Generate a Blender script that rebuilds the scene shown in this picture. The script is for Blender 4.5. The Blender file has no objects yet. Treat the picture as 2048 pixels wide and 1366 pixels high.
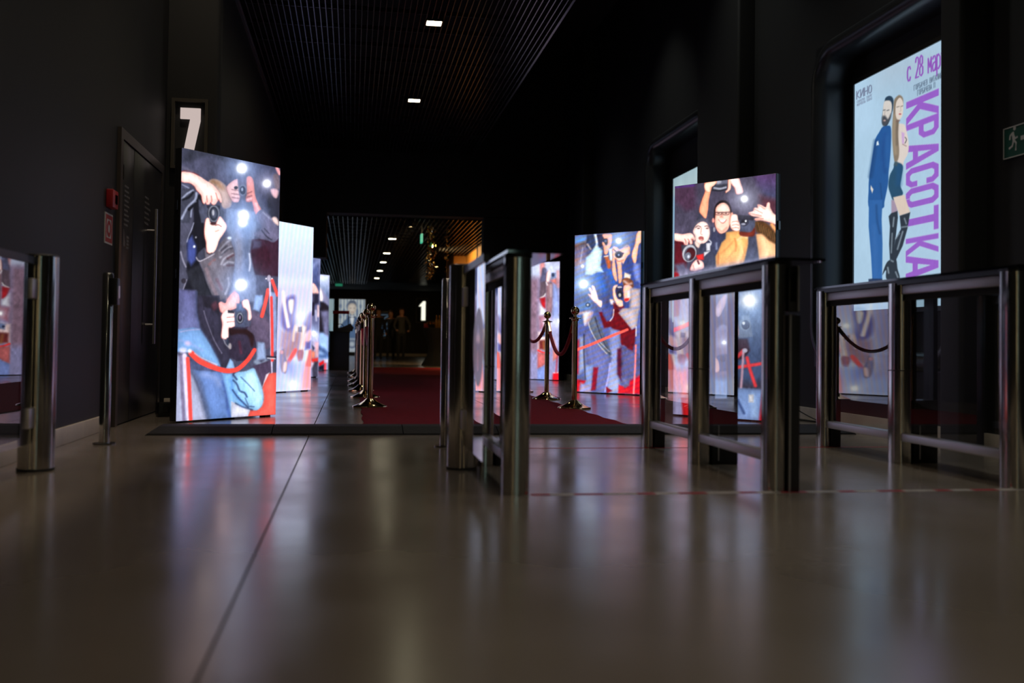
import bpy, bmesh, math, random
import numpy as np
from mathutils import Vector, Matrix, Euler

random.seed(7)
rng = np.random.default_rng(11)
scene = bpy.context.scene
COL = scene.collection
R = math.radians

# ---------------------------------------------------------------- camera, world, exposure
cam_data = bpy.data.cameras.new('camera')
cam = bpy.data.objects.new('camera', cam_data)
COL.objects.link(cam)
scene.camera = cam
cam_data.sensor_fit = 'HORIZONTAL'
cam_data.sensor_width = 36.0
cam_data.lens = 36.0 * 1991.0 / 2048.0
cam_data.shift_y = -47.14 / 2048.0
cam_data.clip_end = 200
cam.location = (0, 0, 0.605)
cam.matrix_world = Matrix.Translation((0, 0, 0.605)) @ Matrix.Rotation(R(-9.1), 4, 'Z') @ Matrix.Rotation(R(91.5), 4, 'X') @ Matrix.Rotation(R(0.75), 4, 'Z')
cam_data.dof.use_dof = True
cam_data.dof.focus_distance = 8.8
cam_data.dof.aperture_fstop = 1.6

world = bpy.data.worlds.new('world')
scene.world = world
world.use_nodes = True
world.node_tree.nodes['Background'].inputs[0].default_value = (0.9, 0.85, 0.8, 1)
world.node_tree.nodes['Background'].inputs[1].default_value = 0.0005
vs = scene.view_settings
vs.view_transform = 'Standard'
vs.look = 'None'
vs.exposure = 0.0
vs.gamma = 1.0
vs.use_curve_mapping = False
scene.cycles.use_denoising = True
scene.cycles.max_bounces = 6
scene.cycles.diffuse_bounces = 2
scene.cycles.glossy_bounces = 4
scene.cycles.transparent_max_bounces = 16
scene.cycles.use_adaptive_sampling = True
scene.cycles.adaptive_threshold = 0.03
scene.cycles.sample_clamp_indirect = 3.0
scene.cycles.caustics_reflective = True

LAMP = 42.0        # radiance of the ceiling lamp diffusers
SCREEN = 1.30      # radiance of white on the video panels

# ---------------------------------------------------------------- materials
def mat(name, col, rough=0.5, metal=0.0, spec=0.5, noise=None, bump=None, rnoise=None, coat=0.0):
    m = bpy.data.materials.new(name)
    m.use_nodes = True
    nt = m.node_tree
    b = nt.nodes['Principled BSDF']
    b.inputs['Base Color'].default_value = (*col, 1)
    b.inputs['Roughness'].default_value = rough
    b.inputs['Metallic'].default_value = metal
    b.inputs['Specular IOR Level'].default_value = spec
    b.inputs['Coat Weight'].default_value = coat
    tc = nt.nodes.new('ShaderNodeTexCoord')
    def ntex(scale, detail=4, stretch=None):
        n = nt.nodes.new('ShaderNodeTexNoise')
        n.inputs['Scale'].default_value = scale
        n.inputs['Detail'].default_value = detail
        if stretch:
            mp = nt.nodes.new('ShaderNodeMapping')
            mp.inputs['Scale'].default_value = stretch
            nt.links.new(tc.outputs['Object'], mp.inputs['Vector'])
            nt.links.new(mp.outputs[0], n.inputs['Vector'])
        else:
            nt.links.new(tc.outputs['Object'], n.inputs['Vector'])
        return n
    if noise:
        sc_, amt = noise[:2]
        n = ntex(sc_, 5, noise[2] if len(noise) > 2 else None)
        r = nt.nodes.new('ShaderNodeMapRange')
        r.inputs['From Min'].default_value = 0.3
        r.inputs['From Max'].default_value = 0.7
        r.inputs['To Min'].default_value = 1 - amt
        r.inputs['To Max'].default_value = 1 + amt
        nt.links.new(n.outputs['Fac'], r.inputs['Value'])
        mx = nt.nodes.new('ShaderNodeMix')
        mx.data_type = 'RGBA'
        mx.blend_type = 'MULTIPLY'
        mx.inputs['Factor'].default_value = 1
        mx.inputs['A'].default_value = (*col, 1)
        nt.links.new(r.outputs[0], mx.inputs['B'])
        nt.links.new(mx.outputs['Result'], b.inputs['Base Color'])
    if rnoise:
        n = ntex(rnoise[0], 6, rnoise[3] if len(rnoise) > 3 else None)
        r = nt.nodes.new('ShaderNodeMapRange')
        r.inputs['From Min'].default_value = 0.3
        r.inputs['From Max'].default_value = 0.7
        r.inputs['To Min'].default_value = rnoise[1]
        r.inputs['To Max'].default_value = rnoise[2]
        nt.links.new(n.outputs['Fac'], r.inputs['Value'])
        nt.links.new(r.outputs[0], b.inputs['Roughness'])
    if bump:
        n = ntex(bump[0], 4, bump[2] if len(bump) > 2 else None)
        bp = nt.nodes.new('ShaderNodeBump')
        bp.inputs['Strength'].default_value = bump[1]
        bp.inputs['Distance'].default_value = 0.01
        nt.links.new(n.outputs['Fac'], bp.inputs['Height'])
        nt.links.new(bp.outputs[0], b.inputs['Normal'])
    return m

def emis(name, col, strength):
    m = bpy.data.materials.new(name)
    m.use_nodes = True
    b = m.node_tree.nodes['Principled BSDF']
    b.inputs['Base Color'].default_value = (0.02, 0.02, 0.02, 1)
    b.inputs['Emission Color'].default_value = (*col, 1)
    b.inputs['Emission Strength'].default_value = strength
    return m

def screen_mat(name, strength):
    m = bpy.data.materials.new(name)
    m.use_nodes = True
    nt = m.node_tree
    b = nt.nodes['Principled BSDF']
    b.inputs['Base Color'].default_value = (0.01, 0.01, 0.012, 1)
    b.inputs['Roughness'].default_value = 0.55
    a = nt.nodes.new('ShaderNodeAttribute')
    a.attribute_name = 'picture'
    nt.links.new(a.outputs['Color'], b.inputs['Emission Color'])
    b.inputs['Emission Strength'].default_value = strength
    return m

def glass_mat(name, tint, gain=2.4, rough=0.0):
    m = bpy.data.materials.new(name)
    m.use_nodes = True
    nt = m.node_tree
    nt.nodes.remove(nt.nodes['Principled BSDF'])
    out = nt.nodes['Material Output']
    tr = nt.nodes.new('ShaderNodeBsdfTransparent')
    tr.inputs[0].default_value = (*tint, 1)
    gl = nt.nodes.new('ShaderNodeBsdfGlossy')
    gl.inputs['Roughness'].default_value = rough
    fr = nt.nodes.new('ShaderNodeFresnel')
    fr.inputs[0].default_value = 1.5
    mul = nt.nodes.new('ShaderNodeMath')
    mul.operation = 'MULTIPLY'
    mul.inputs[1].default_value = gain
    mul.use_clamp = True
    ge = nt.nodes.new('ShaderNodeNewGeometry')
    inv = nt.nodes.new('ShaderNodeMath')
    inv.operation = 'SUBTRACT'
    inv.inputs[0].default_value = 1
    m2 = nt.nodes.new('ShaderNodeMath')
    m2.operation = 'MULTIPLY'
    mx = nt.nodes.new('ShaderNodeMixShader')
    nt.links.new(fr.outputs[0], mul.inputs[0])
    nt.links.new(ge.outputs['Backfacing'], inv.inputs[1])
    nt.links.new(mul.outputs[0], m2.inputs[0])
    nt.links.new(inv.outputs[0], m2.inputs[1])
    nt.links.new(m2.outputs[0], mx.inputs[0])
    nt.links.new(tr.outputs[0], mx.inputs[1])
    nt.links.new(gl.outputs[0], mx.inputs[2])
    nt.links.new(mx.outputs[0], out.inputs['Surface'])
    return m

M = dict(
    concrete=mat('polished concrete', (0.20, 0.165, 0.135), 0.2, spec=0.8, noise=(0.7, 0.16), rnoise=(1.7, 0.15, 0.25), bump=(7.0, 0.012)),
    joint=mat('joint filler', (0.02, 0.018, 0.016), 0.7),
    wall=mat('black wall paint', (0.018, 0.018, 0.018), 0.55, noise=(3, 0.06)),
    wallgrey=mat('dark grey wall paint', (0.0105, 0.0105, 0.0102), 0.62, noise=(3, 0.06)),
    gloss=mat('satin dark casing', (0.022, 0.023, 0.025), 0.32),
    black=mat('black lacquer', (0.012, 0.012, 0.013), 0.3),
    matte=mat('matte black', (0.022, 0.022, 0.022), 0.8),
    rubber=mat('black rubber', (0.012, 0.011, 0.012), 0.7, spec=0.25, noise=(40, 0.3), bump=(90, 0.25)),
    cream=mat('cream baseboard', (0.74, 0.65, 0.53), 0.35, noise=(6, 0.1)),
    steel=mat('brushed steel', (0.52, 0.50, 0.47), 0.2, 1.0, rnoise=(60, 0.10, 0.16, (1, 1, 0.02))),
    alu=mat('anodised aluminium', (0.74, 0.71, 0.72), 0.42, 1.0),
    dsteel=mat('dark steel', (0.16, 0.155, 0.15), 0.3, 1.0),
    gold=mat('polished gold', (0.78, 0.56, 0.30), 0.11, 1.0),
    velvet=mat('red velvet', (0.34, 0.006, 0.018), 0.75, noise=(80, 0.25)),
    carpet=mat('red carpet', (0.155, 0.008, 0.014), 0.95, spec=0.1, noise=(30, 0.25), bump=(220, 0.6)),
    slat=mat('ceiling slat', (0.10, 0.10, 0.105), 0.24, 0.6),
    plenum=mat('ceiling void', (0.022, 0.022, 0.022), 0.9),
    doorm=mat('dark door laminate', (0.030, 0.028, 0.030), 0.35, noise=(5, 0.1)),
    frame=mat('door frame metal', (0.13, 0.11, 0.10), 0.4, 0.6),
    tapered=mat('red tape', (0.30, 0.02, 0.03), 0.5, noise=(25, 0.3)),
    tapewhite=mat('white tape', (0.42, 0.38, 0.36), 0.5, noise=(25, 0.3)),
    red=mat('red plastic', (0.42, 0.015, 0.02), 0.4),
    white=mat('white print', (0.62, 0.60, 0.58), 0.5),
    greyprint=mat('grey print', (0.17, 0.16, 0.16), 0.5),
    green=mat('dark green sign', (0.010, 0.085, 0.060), 0.4),
    sticker=mat('white sticker', (0.80, 0.74, 0.80), 0.22),
    stickerarrow=mat('lilac print', (0.26, 0.20, 0.36), 0.08),
    olive=mat('bronze sign frame', (0.115, 0.10, 0.078), 0.45, 0.3),
    orange=mat('amber wall paint', (0.50, 0.22, 0.035), 0.6, noise=(2, 0.1)),
    skin=mat('skin', (0.42, 0.20, 0.12), 0.5),
    cloth=mat('dark cloth', (0.012, 0.012, 0.014), 0.9),
    jacket=mat('grey jacket', (0.045, 0.042, 0.038), 0.8),
    hair=mat('brown hair', (0.05, 0.024, 0.012), 0.6),
    foil=mat('gold foil', (0.9, 0.68, 0.30), 0.15, 1.0),
    bottle=mat('amber bottle', (0.30, 0.15, 0.03), 0.15, 0.3),
    cable=mat('black cable', (0.014, 0.014, 0.014), 0.45),
    beige=mat('pale carton', (0.45, 0.38, 0.30), 0.6),
    glass=glass_mat('clear glass', (0.93, 0.945, 0.945)),
    tint=glass_mat('smoked glass', (0.10, 0.11, 0.115), 1.5, 0.05),
    drink=glass_mat('drinking glass', (0.9, 0.85, 0.75), 1.5),
    lamp=emis('lamp diffuser', (1.0, 0.90, 0.62), LAMP),
    seven=emis('lit numeral', (0.60, 0.49, 0.46), 0.95),
    one=emis('bright numeral', (1.0, 0.98, 0.80), 1.1),
    exitlit=emis('lit exit sign', (0.05, 0.55, 0.33), 0.8),
    exitdim=emis('dim exit sign', (0.02, 0.22, 0.12), 0.7),
    led=screen_mat('video panel', SCREEN),
    poster=screen_mat('lightbox print', 1.0),
    posterdim=screen_mat('distant lightbox print', 0.62),
)

for _m in ('led', 'poster', 'posterdim'):
    M[_m].cycles.emission_sampling = 'NONE'

# ---------------------------------------------------------------- mesh helpers
def link(name, me, m=None, parent=None, loc=None, rotz=None):
    o = bpy.data.objects.new(name, me)
    COL.objects.link(o)
    if m is not None and me is not None:
        me.materials.append(M[m] if isinstance(m, str) else m)
    if parent is not None:
        o.parent = parent
    if loc is not None:
        o.location = loc
    if rotz is not None:
        o.rotation_euler = (0, 0, rotz)
    return o

def bm_obj(name, bm, m, parent=None, smooth=False, loc=None, rotz=None, angle=35):
    me = bpy.data.meshes.new(name)
    bmesh.ops.recalc_face_normals(bm, faces=bm.faces)
    if smooth:
        for f in bm.faces:
            f.smooth = True
        for e in bm.edges:
            if len(e.link_faces) == 2 and e.calc_face_angle(0) > R(angle):
                e.smooth = False
    bm.to_mesh(me)
    bm.free()
    return link(name, me, m, parent, loc, rotz)

def thing(name, label, cat, loc=(0, 0, 0), rotz=0, group=None):
    o = bpy.data.objects.new(name, None)
    COL.objects.link(o)
    o.location = loc
    o.rotation_euler = (0, 0, rotz)
    o.empty_display_size = 0.1
    return tag(o, label, cat, group)

def tag(o, label, cat, group=None):
    o['label'] = label
    o['category'] = cat
    if group:
        o['group'] = group
    return o

def struct(o):
    o['kind'] = 'structure'
    return o

def B():
    return bmesh.new()

def box(bm, x0, x1, y0, y1, z0, z1, bev=0.0):
    r = bmesh.ops.create_cube(bm, size=1.0)
    vsx = r['verts']
    for v in vsx:
        v.co = Vector((x0 + (v.co.x + .5) * (x1 - x0), y0 + (v.co.y + .5) * (y1 - y0), z0 + (v.co.z + .5) * (z1 - z0)))
    if bev > 0:
        es = list({e for v in vsx for e in v.link_edges})
        bmesh.ops.bevel(bm, geom=es, offset=bev, segments=2, affect='EDGES', profile=0.5)
    return bm

def prism(bm, pts, z0, z1, mtx=None):
    lo = [bm.verts.new((p[0], p[1], z0)) for p in pts]
    hi = [bm.verts.new((p[0], p[1], z1)) for p in pts]
    n = len(pts)
    bm.faces.new(lo[::-1])
    bm.faces.new(hi)
    for i in range(n):
        bm.faces.new((lo[i], lo[(i + 1) % n], hi[(i + 1) % n], hi[i]))
    if mtx is not None:
        for v in lo + hi:
            v.co = mtx @ v.co
    return bm

def lathe(bm, prof, n=24, c=(0, 0)):
    rings = []
    for r, z in prof:
        if r < 1e-6:
            rings.append([bm.verts.new((c[0], c[1], z))])
        else:
            rings.append([bm.verts.new((c[0] + r * math.cos(2 * math.pi * k / n), c[1] + r * math.sin(2 * math.pi * k / n), z)) for k in range(n)])
    for a, b in zip(rings, rings[1:]):
        for k in range(n):
            k2 = (k + 1) % n
            if len(a) == 1 and len(b) == 1:
                continue
            if len(a) == 1:
                bm.faces.new((a[0], b[k2], b[k]))
            elif len(b) == 1:
                bm.faces.new((a[k], a[k2], b[0]))
            else:
                bm.faces.new((a[k], a[k2], b[k2], b[k]))
    return bm

def tube(bm, pts, r, n=8, cap=True):
    pts = [Vector(p) for p in pts]
    rings = []
    up = Vector((0, 0, 1))
    for i, p in enumerate(pts):
        t = (pts[min(i + 1, len(pts) - 1)] - pts[max(i - 1, 0)]).normalized()
        a = t.cross(up)
        if a.length < 1e-3:
            a = t.cross(Vector((0, 1, 0)))
        a.normalize()
        b = t.cross(a).normalized()
        rr = r[i] if isinstance(r, (list, tuple)) else r
        rings.append([bm.verts.new(p + rr * (math.cos(2 * math.pi * k / n) * a + math.sin(2 * math.pi * k / n) * b)) for k in range(n)])
    for a, b in zip(rings, rings[1:]):
        for k in range(n):
            bm.faces.new((a[k], a[(k + 1) % n], b[(k + 1) % n], b[k]))
    if cap:
        bm.faces.new(rings[0][::-1])
        bm.faces.new(rings[-1])
    return bm

def catmull(pts, closed=False, k=6):
    P = [np.array(p, float) for p in pts]
    n = len(P)
    out = []
    for i in range(n if closed else n - 1):
        if closed:
            a, b, c, d = P[(i - 1) % n], P[i], P[(i + 1) % n], P[(i + 2) % n]
        else:
            a, b, c, d = P[max(i - 1, 0)], P[i], P[i + 1], P[min(i + 2, n - 1)]
        for s in range(k):
            t = s / k
            out.append(0.5 * ((2 * b) + (-a + c) * t + (2 * a - 5 * b + 4 * c - d) * t * t + (-a + 3 * b - 3 * c + d) * t ** 3))
    if not closed:
        out.append(P[-1])
    return out

def stadium(x0, x1, y0, y1, r, k=6):
    pts = []
    for cx, cy, a0 in ((x1 - r, y1 - r, 0), (x0 + r, y1 - r, 90), (x0 + r, y0 + r, 180), (x1 - r, y0 + r, 270)):
        for i in range(k + 1):
            a = R(a0 + 90 * i / k)
            pts.append((cx + r * math.cos(a), cy + r * math.sin(a)))
    return pts

def part(name, m, parent, fn, smooth=False, **kw):
    bm = B()
    fn(bm)
    return bm_obj(name, bm, m, parent, smooth, **kw)

def pbox(name, m, parent, *a, bev=0.0, **kw):
    bm = B()
    box(bm, *a, bev=bev)
    return bm_obj(name, bm, m, parent, bev > 0, **kw)

def dup(root, loc, rotz=None, **props):
    def cp(o, par):
        c = o.copy()
        COL.objects.link(c)
        c.parent = par
        for ch in o.children:
            cp(ch, c)
        return c
    r = cp(root, None)
    r.location = loc
    if rotz is not None:
        r.rotation_euler = (0, 0, rotz)
    for k, v in props.items():
        r[k] = v
    return r

# ---------------------------------------------------------------- picture painter for the screens
# The pictures shown on the video panels and lightboxes are drawn here from shapes into a grid of colours,
# one colour per light-emitting pixel cluster, stored on the screen's own mesh.
def homography(src, dst):
    A, b = [], []
    for (x, y), (u, v) in zip(src, dst):
        A.append([x, y, 1, 0, 0, 0, -u * x, -u * y]); b.append(u)
        A.append([0, 0, 0, x, y, 1, -v * x, -v * y]); b.append(v)
    h = np.linalg.solve(np.array(A, float), np.array(b, float))
    return np.append(h, 1).reshape(3, 3)

class Pic:
    def __init__(s, w, h, quad, base):
        # quad: corners TL TR BR BL of the drawing coordinates
        s.w, s.h = w, h
        Hm = homography([(0, 0), (1, 0), (1, 1), (0, 1)], quad)
        s.Hm = Hm
        u, v = np.meshgrid((np.arange(w)) / (w - 1), (np.arange(h)) / (h - 1))
        d = Hm[2, 0] * u + Hm[2, 1] * v + 1
        s.X = (Hm[0, 0] * u + Hm[0, 1] * v + Hm[0, 2]) / d
        s.Y = (Hm[1, 0] * u + Hm[1, 1] * v + Hm[1, 2]) / d
        s.c = np.zeros((h, w, 3)) + np.array(base) / 255.0
        s.add = np.zeros((h, w, 3))
        s.o = (0, 0, 1)
        s.boost = .25
        s.round = True
    def S(s, ox, oy, k):
        s.o = (ox, oy, k)
    def t(s, pts):
        ox, oy, k = s.o
        return np.array([(ox + p[0] / k, oy + p[1] / k) for p in pts], float)
    def region(s, P, m):
        ok = (s.X > P[:, 0].min() - m) & (s.X < P[:, 0].max() + m) & (s.Y > P[:, 1].min() - m) & (s.Y < P[:, 1].max() + m)
        r = np.where(ok.any(1))[0]; c = np.where(ok.any(0))[0]
        if len(r) == 0 or len(c) == 0:
            return None
        return slice(r[0], r[-1] + 1), slice(c[0], c[-1] + 1)
    def blend(s, sl, a, col, col2=None, ax=None):
        if col2 is None:
            cc = np.array(col) / 255.0
        else:
            X, Y = s.X[sl], s.Y[sl]
            (x0, y0), (x1, y1) = ax
            tt = np.clip(((X - x0) * (x1 - x0) + (Y - y0) * (y1 - y0)) / ((x1 - x0) ** 2 + (y1 - y0) ** 2), 0, 1)[..., None]
            cc = np.array(col) / 255.0 * (1 - tt) + np.array(col2) / 255.0 * tt
        s.c[sl] = s.c[sl] * (1 - a[..., None]) + cc * a[..., None]
    def segd(s, X, Y, a, b):
        dx, dy = b - a
        L = dx * dx + dy * dy + 1e-9
        tt = np.clip(((X - a[0]) * dx + (Y - a[1]) * dy) / L, 0, 1)
        return np.hypot(X - a[0] - tt * dx, Y - a[1] - tt * dy), tt
    def poly(s, pts, col, soft=1.2, al=1.0, smooth=False, col2=None, ax=None, rim=None):
        P = s.t(pts)
        if smooth:
            P = np.array(catmull(P, True, 5))
        sl = s.region(P, soft + 1)
        if sl is None:
            return
        X, Y = s.X[sl], s.Y[sl]
        ins = np.zeros(X.shape, bool)
        dm = np.full(X.shape, 1e9)
        n = len(P)
        for i in range(n):
            a, b = P[i], P[(i + 1) % n]
            d, _ = s.segd(X, Y, a, b)
            dm = np.minimum(dm, d)
            cr = (a[1] > Y) != (b[1] > Y)
            if abs(b[1] - a[1]) > 1e-9:
                xi = a[0] + (Y - a[1]) * (b[0] - a[0]) / (b[1] - a[1])
                ins ^= cr & (X < xi)
        sd = np.where(ins, dm, -dm)
        al_ = np.clip(0.5 + sd / soft, 0, 1) * al
        if ax is not None:
            ax = s.t(ax)
        before = s.c[sl].copy() if rim is not None else None
        s.blend(sl, al_, col, col2, ax)
        # rounding: the shape turns towards the rim colour near its lower right edges
        wd = min(np.ptp(P[:, 0]), np.ptp(P[:, 1]))
        if rim is not None:
            e = np.exp(-(dm / max(1.6, .10 * wd)) ** 1.5) * .5 * al_ * ins
            s.c[sl] = s.c[sl] * (1 - e[..., None]) + np.array(rim) / 255.0 * e[..., None]
        elif wd > 7 and al > .85 and soft < 6 and s.round:
            e = np.exp(-(dm / (.12 * wd + 1)) ** 1.5) * .15 * al_ * ins
            s.c[sl] *= 1 - e[..., None]
    def blob(s, pts, col, soft=1.2, al=1.0, **k):
        s.poly(pts, col, soft, al, True, **k)
    def skin(s, pts, col=(250, 224, 218), rim=(205, 70, 55), soft=1.2):
        P = np.array(pts, float)
        ox, oy, k = s.o
        s.poly(P + np.array([-0.9 * k, 0.5 * k]), rim, 2.0, 0.75, True)
        s.poly(P, col, soft, 1, True, rim=tuple(.55 * a + .45 * b for a, b in zip(rim, col)))
    def ell(s, x, y, rx, ry, col, rot=0, soft=1.2, al=1.0):
        a = np.linspace(0, 2 * math.pi, 25)[:-1]
        c, q = math.cos(rot), math.sin(rot)
        s.poly([(x + rx * math.cos(t) * c - ry * math.sin(t) * q, y + rx * math.cos(t) * q + ry * math.sin(t) * c) for t in a], col, soft, al)
    def line(s, pts, w, col, soft=1.0, al=1.0, smooth=True, w2=None):
        P = s.t(pts)
        if smooth and len(P) > 2:
            P = np.array(catmull(P, False, 5))
        ox, oy, k = s.o
        w = w / k / 2
        w2 = w if w2 is None else w2 / k / 2
        sl = s.region(P, max(w, w2) + soft + 1)
        if sl is None:
            return
        X, Y = s.X[sl], s.Y[sl]
        best = np.full(X.shape, -1e9)
        n = len(P) - 1
        for i in range(n):
            d, tt = s.segd(X, Y, P[i], P[i + 1])
            ww = w + (w2 - w) * (i + tt) / n
            best = np.maximum(best, ww - d)
        s.blend(sl, np.clip(0.5 + best / soft, 0, 1) * al, col)
    def flash(s, x, y, r, halo=3.0, col=(150, 185, 255), core=2.2, hs=0.5):
        (x, y), = s.t([(x, y)])
        r = r / s.o[2]
        d2 = (s.X - x) ** 2 + (s.Y - y) ** 2
        g = np.exp(-d2 / (2 * (r * halo / 1.6) ** 2))[..., None]
        k = np.exp(-d2 / (.62 * r * r))[..., None]
        k = np.clip(k * 1.25, 0, 1)
        cc = np.array(col) / 255.0
        s.c = s.c + (np.maximum(s.c, cc) * 1.0 - s.c) * g * hs
        s.c = s.c * (1 - k) + k
        s.add += k * k * core * 0.5 + g * cc * 0.08
    def patches(s, n, amp, sx, sy, seed):
        r = np.random.default_rng(seed)
        X, Y = s.X, s.Y
        for _ in range(n):
            x = r.uniform(X.min(), X.max()); y = r.uniform(Y.min(), Y.max())
            a = r.uniform(-amp, amp)
            s.c *= (1 + a * np.exp(-((X - x) / (sx * r.uniform(.5, 1.5))) ** 2 - ((Y - y) / (sy * r.uniform(.5, 1.5))) ** 2))[..., None]
    def grain(s, amp, seed=1, blur=0.6):
        """photographic softness: slight blur, then cloth-like mottling at several scales"""
        k = np.array([blur * .25, 1 - blur * .5, blur * .25])
        c = np.pad(s.c, ((1, 1), (1, 1), (0, 0)), 'edge')
        c = c[:-2] * k[0] + c[1:-1] * k[1] + c[2:] * k[2]
        s.c = c[:, :-2] * k[0] + c[:, 1:-1] * k[1] + c[:, 2:] * k[2]
        r = np.random.default_rng(seed)
        f = np.zeros((s.h, s.w))
        for cell, wt in ((24, .8), (11, 1.0), (6, .9), (3, .6)):
            gh, gw = s.h // cell + 3, s.w // max(2, int(cell * .6)) + 3
            g = r.normal(0, 1, (gh, gw))
            y = np.linspace(0, gh - 1.001, s.h); x = np.linspace(0, gw - 1.001, s.w)
            x = x[None, :] + .25 * gw / s.w * np.arange(s.h)[:, None] * (1 if cell == 11 else -.6)
            x = np.mod(x, gw - 1.001)
            y = np.repeat(y[:, None], s.w, 1)
            y0, x0 = y.astype(int), x.astype(int)
            fy, fx = y - y0, x - x0
            fy = fy * fy * (3 - 2 * fy); fx = fx * fx * (3 - 2 * fx)
            f += wt * (g[y0, x0] * (1 - fy) * (1 - fx) + g[y0, x0 + 1] * (1 - fy) * fx + g[y0 + 1, x0] * fy * (1 - fx) + g[y0 + 1, x0 + 1] * fy * fx)
        lum = s.c.max(-1)
        s.c *= (1 + amp * f * np.clip(1.25 - lum, .15, 1))[..., None]
    def scan(s, amp, period=2, tint=(1, 1, 1)):
        rows = np.arange(s.h)
        s.c *= 1 + (amp * np.cos(2 * math.pi * rows / period))[:, None, None] * np.array(tint)
    def linear(s):
        c = np.clip(s.c, 0, 1)
        lin = np.where(c <= 0.04045, c / 12.92, ((c + 0.055) / 1.055) ** 2.4)
        lum = np.clip((lin.max(-1, keepdims=True) - .6) / .4, 0, 1)
        return lin * (1 + s.boost * lum * lum) + s.add

def screen_mesh(name, pic, width, height, m, parent, flip=False):
    """grid in the local XZ plane (x 0..width, z 0..height), facing -Y"""
    w, h = pic.w, pic.h
    me = bpy.data.meshes.new(name)
    u, v = np.meshgrid(np.arange(w) / (w - 1), np.arange(h) / (h - 1))
    co = np.stack([u * width, np.zeros_like(u), (1 - v) * height], -1).reshape(-1, 3)
    idx = np.arange(w * h).reshape(h, w)
    q = np.stack([idx[1:, :-1], idx[1:, 1:], idx[:-1, 1:], idx[:-1, :-1]], -1).reshape(-1, 4)
    me.vertices.add(len(co))
    me.vertices.foreach_set('co', co.ravel().astype(np.float32))
    me.loops.add(q.size)
    me.loops.foreach_set('vertex_index', q.ravel().astype(np.int32))
    me.polygons.add(len(q))
    me.polygons.foreach_set('loop_start', (np.arange(len(q)) * 4).astype(np.int32))
    me.update(calc_edges=True)
    ca = me.color_attributes.new('picture', 'FLOAT_COLOR', 'POINT')
    c = np.ones((w * h, 4), np.float32)
    c[:, :3] = pic.linear().reshape(-1, 3)
    ca.data.foreach_set('color', c.ravel())
    return link(name, me, m, parent)

# simple stroke lettering (unit box, y down)
GL = {
 'К': [[(0,0),(0,1)],[(.95,0),(.05,.52),(1,1)]], 'И': [[(0,0),(0,1),(1,0),(1,1)]], 'Н': [[(0,0),(0,1)],[(1,0),(1,1)],[(0,.5),(1,.5)]],
 'О': [[(.5,0),(.12,.12),(0,.5),(.12,.88),(.5,1),(.88,.88),(1,.5),(.88,.12),(.5,0)]], 'С': [[(1,.2),(.8,.03),(.3,.03),(0,.3),(0,.7),(.3,.97),(.8,.97),(1,.8)]],
 'Е': [[(1,0),(0,0),(0,1),(1,1)],[(0,.5),(.8,.5)]], 'М': [[(0,1),(0,0),(.5,.6),(1,0),(1,1)]], 'А': [[(0,1),(.5,0),(1,1)],[(.2,.65),(.8,.65)]],
 'П': [[(0,1),(0,0),(1,0),(1,1)]], 'Р': [[(0,1),(0,0),(.7,0),(1,.15),(1,.4),(.7,.55),(0,.55)]], 'Ф': [[(.5,0),(.5,1)],[(.5,.15),(.1,.2),(0,.45),(.1,.7),(.5,.75),(.9,.7),(1,.45),(.9,.2),(.5,.15)]],
 'У': [[(0,0),(.5,.6)],[(1,0),(.4,1),(.1,1)]], 'Л': [[(0,1),(.3,.6),(.35,0),(1,0),(1,1)]], 'Г': [[(0,1),(0,0),(.9,0)]], 'Б': [[(.9,0),(0,0),(0,1),(.7,1),(1,.85),(1,.6),(.7,.45),(0,.45)]],
 'Ч': [[(0,0),(0,.4),(.2,.55),(1,.5)],[(1,0),(1,1)]], 'В': [[(0,0),(0,1),(.7,1),(1,.85),(1,.62),(.7,.5),(0,.5)],[(0,0),(.65,0),(.9,.12),(.9,.38),(.7,.5)]],
 'Т': [[(0,0),(1,0)],[(.5,0),(.5,1)]], 'Й': [[(0,0),(0,1),(1,0),(1,1)],[(.3,-.25),(.5,-.15),(.7,-.25)]], 'Ь': [[(0,0),(0,1),(.7,1),(1,.85),(1,.6),(.7,.45),(0,.45)]],
 'Ш': [[(0,0),(0,1),(1,1),(1,0)],[(.5,0),(.5,1)]], 'Я': [[(1,1),(1,0),(.3,0),(0,.15),(0,.4),(.3,.55),(1,.55)],[(.5,.55),(0,1)]], 'Ю': [[(0,0),(0,1)],[(0,.5),(.35,.5)],[(.65,0),(.4,.15),(.35,.5),(.4,.85),(.65,1),(.95,.85),(1,.5),(.95,.15),(.65,0)]],
 '2': [[(0,.22),(.15,.05),(.5,0),(.85,.05),(1,.25),(.85,.5),(0,1),(1,1)]], '8': [[(.5,0),(.1,.1),(.1,.4),(.5,.48),(.9,.4),(.9,.1),(.5,0)],[(.5,.48),(0,.6),(0,.9),(.5,1),(1,.9),(1,.6),(.5,.48)]],
 'с': [[(1,.45),(.8,.32),(.3,.32),(0,.5),(0,.82),(.3,1),(.8,1),(1,.85)]], 'м': [[(0,1),(0,.3),(.5,.75),(1,.3),(1,1)]], 'а': [[(.1,.42),(.35,.3),(.8,.32),(1,.5),(1,1)],[(1,.6),(.3,.62),(0,.78),(.2,1),(.7,1),(1,.85)]],
 'р': [[(0,1.3),(0,.3)],[(0,.4),(.5,.3),(1,.45),(1,.85),(.5,1),(0,.9)]], 'т': [[(0,.32),(1,.32)],[(.5,.32),(.5,1)]],
}
def write(pic, text, x, y, h, w, gap, lw, col, to=None, smooth=False, al=1.0):
    """lettering; coordinates pass through `to` (e.g. poster plane -> drawing plane)"""
    for ch in text:
        if ch == ' ':
            x += w * .7
            continue
        for st in GL[ch]:
            P = [(x + px * w, y + py * h) for px, py in st]
            if to:
                P = [to(*p) for p in P]
            pic.line(P, lw, col, 0.9, al, smooth=False)
        x += w + gap
    return x
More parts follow.
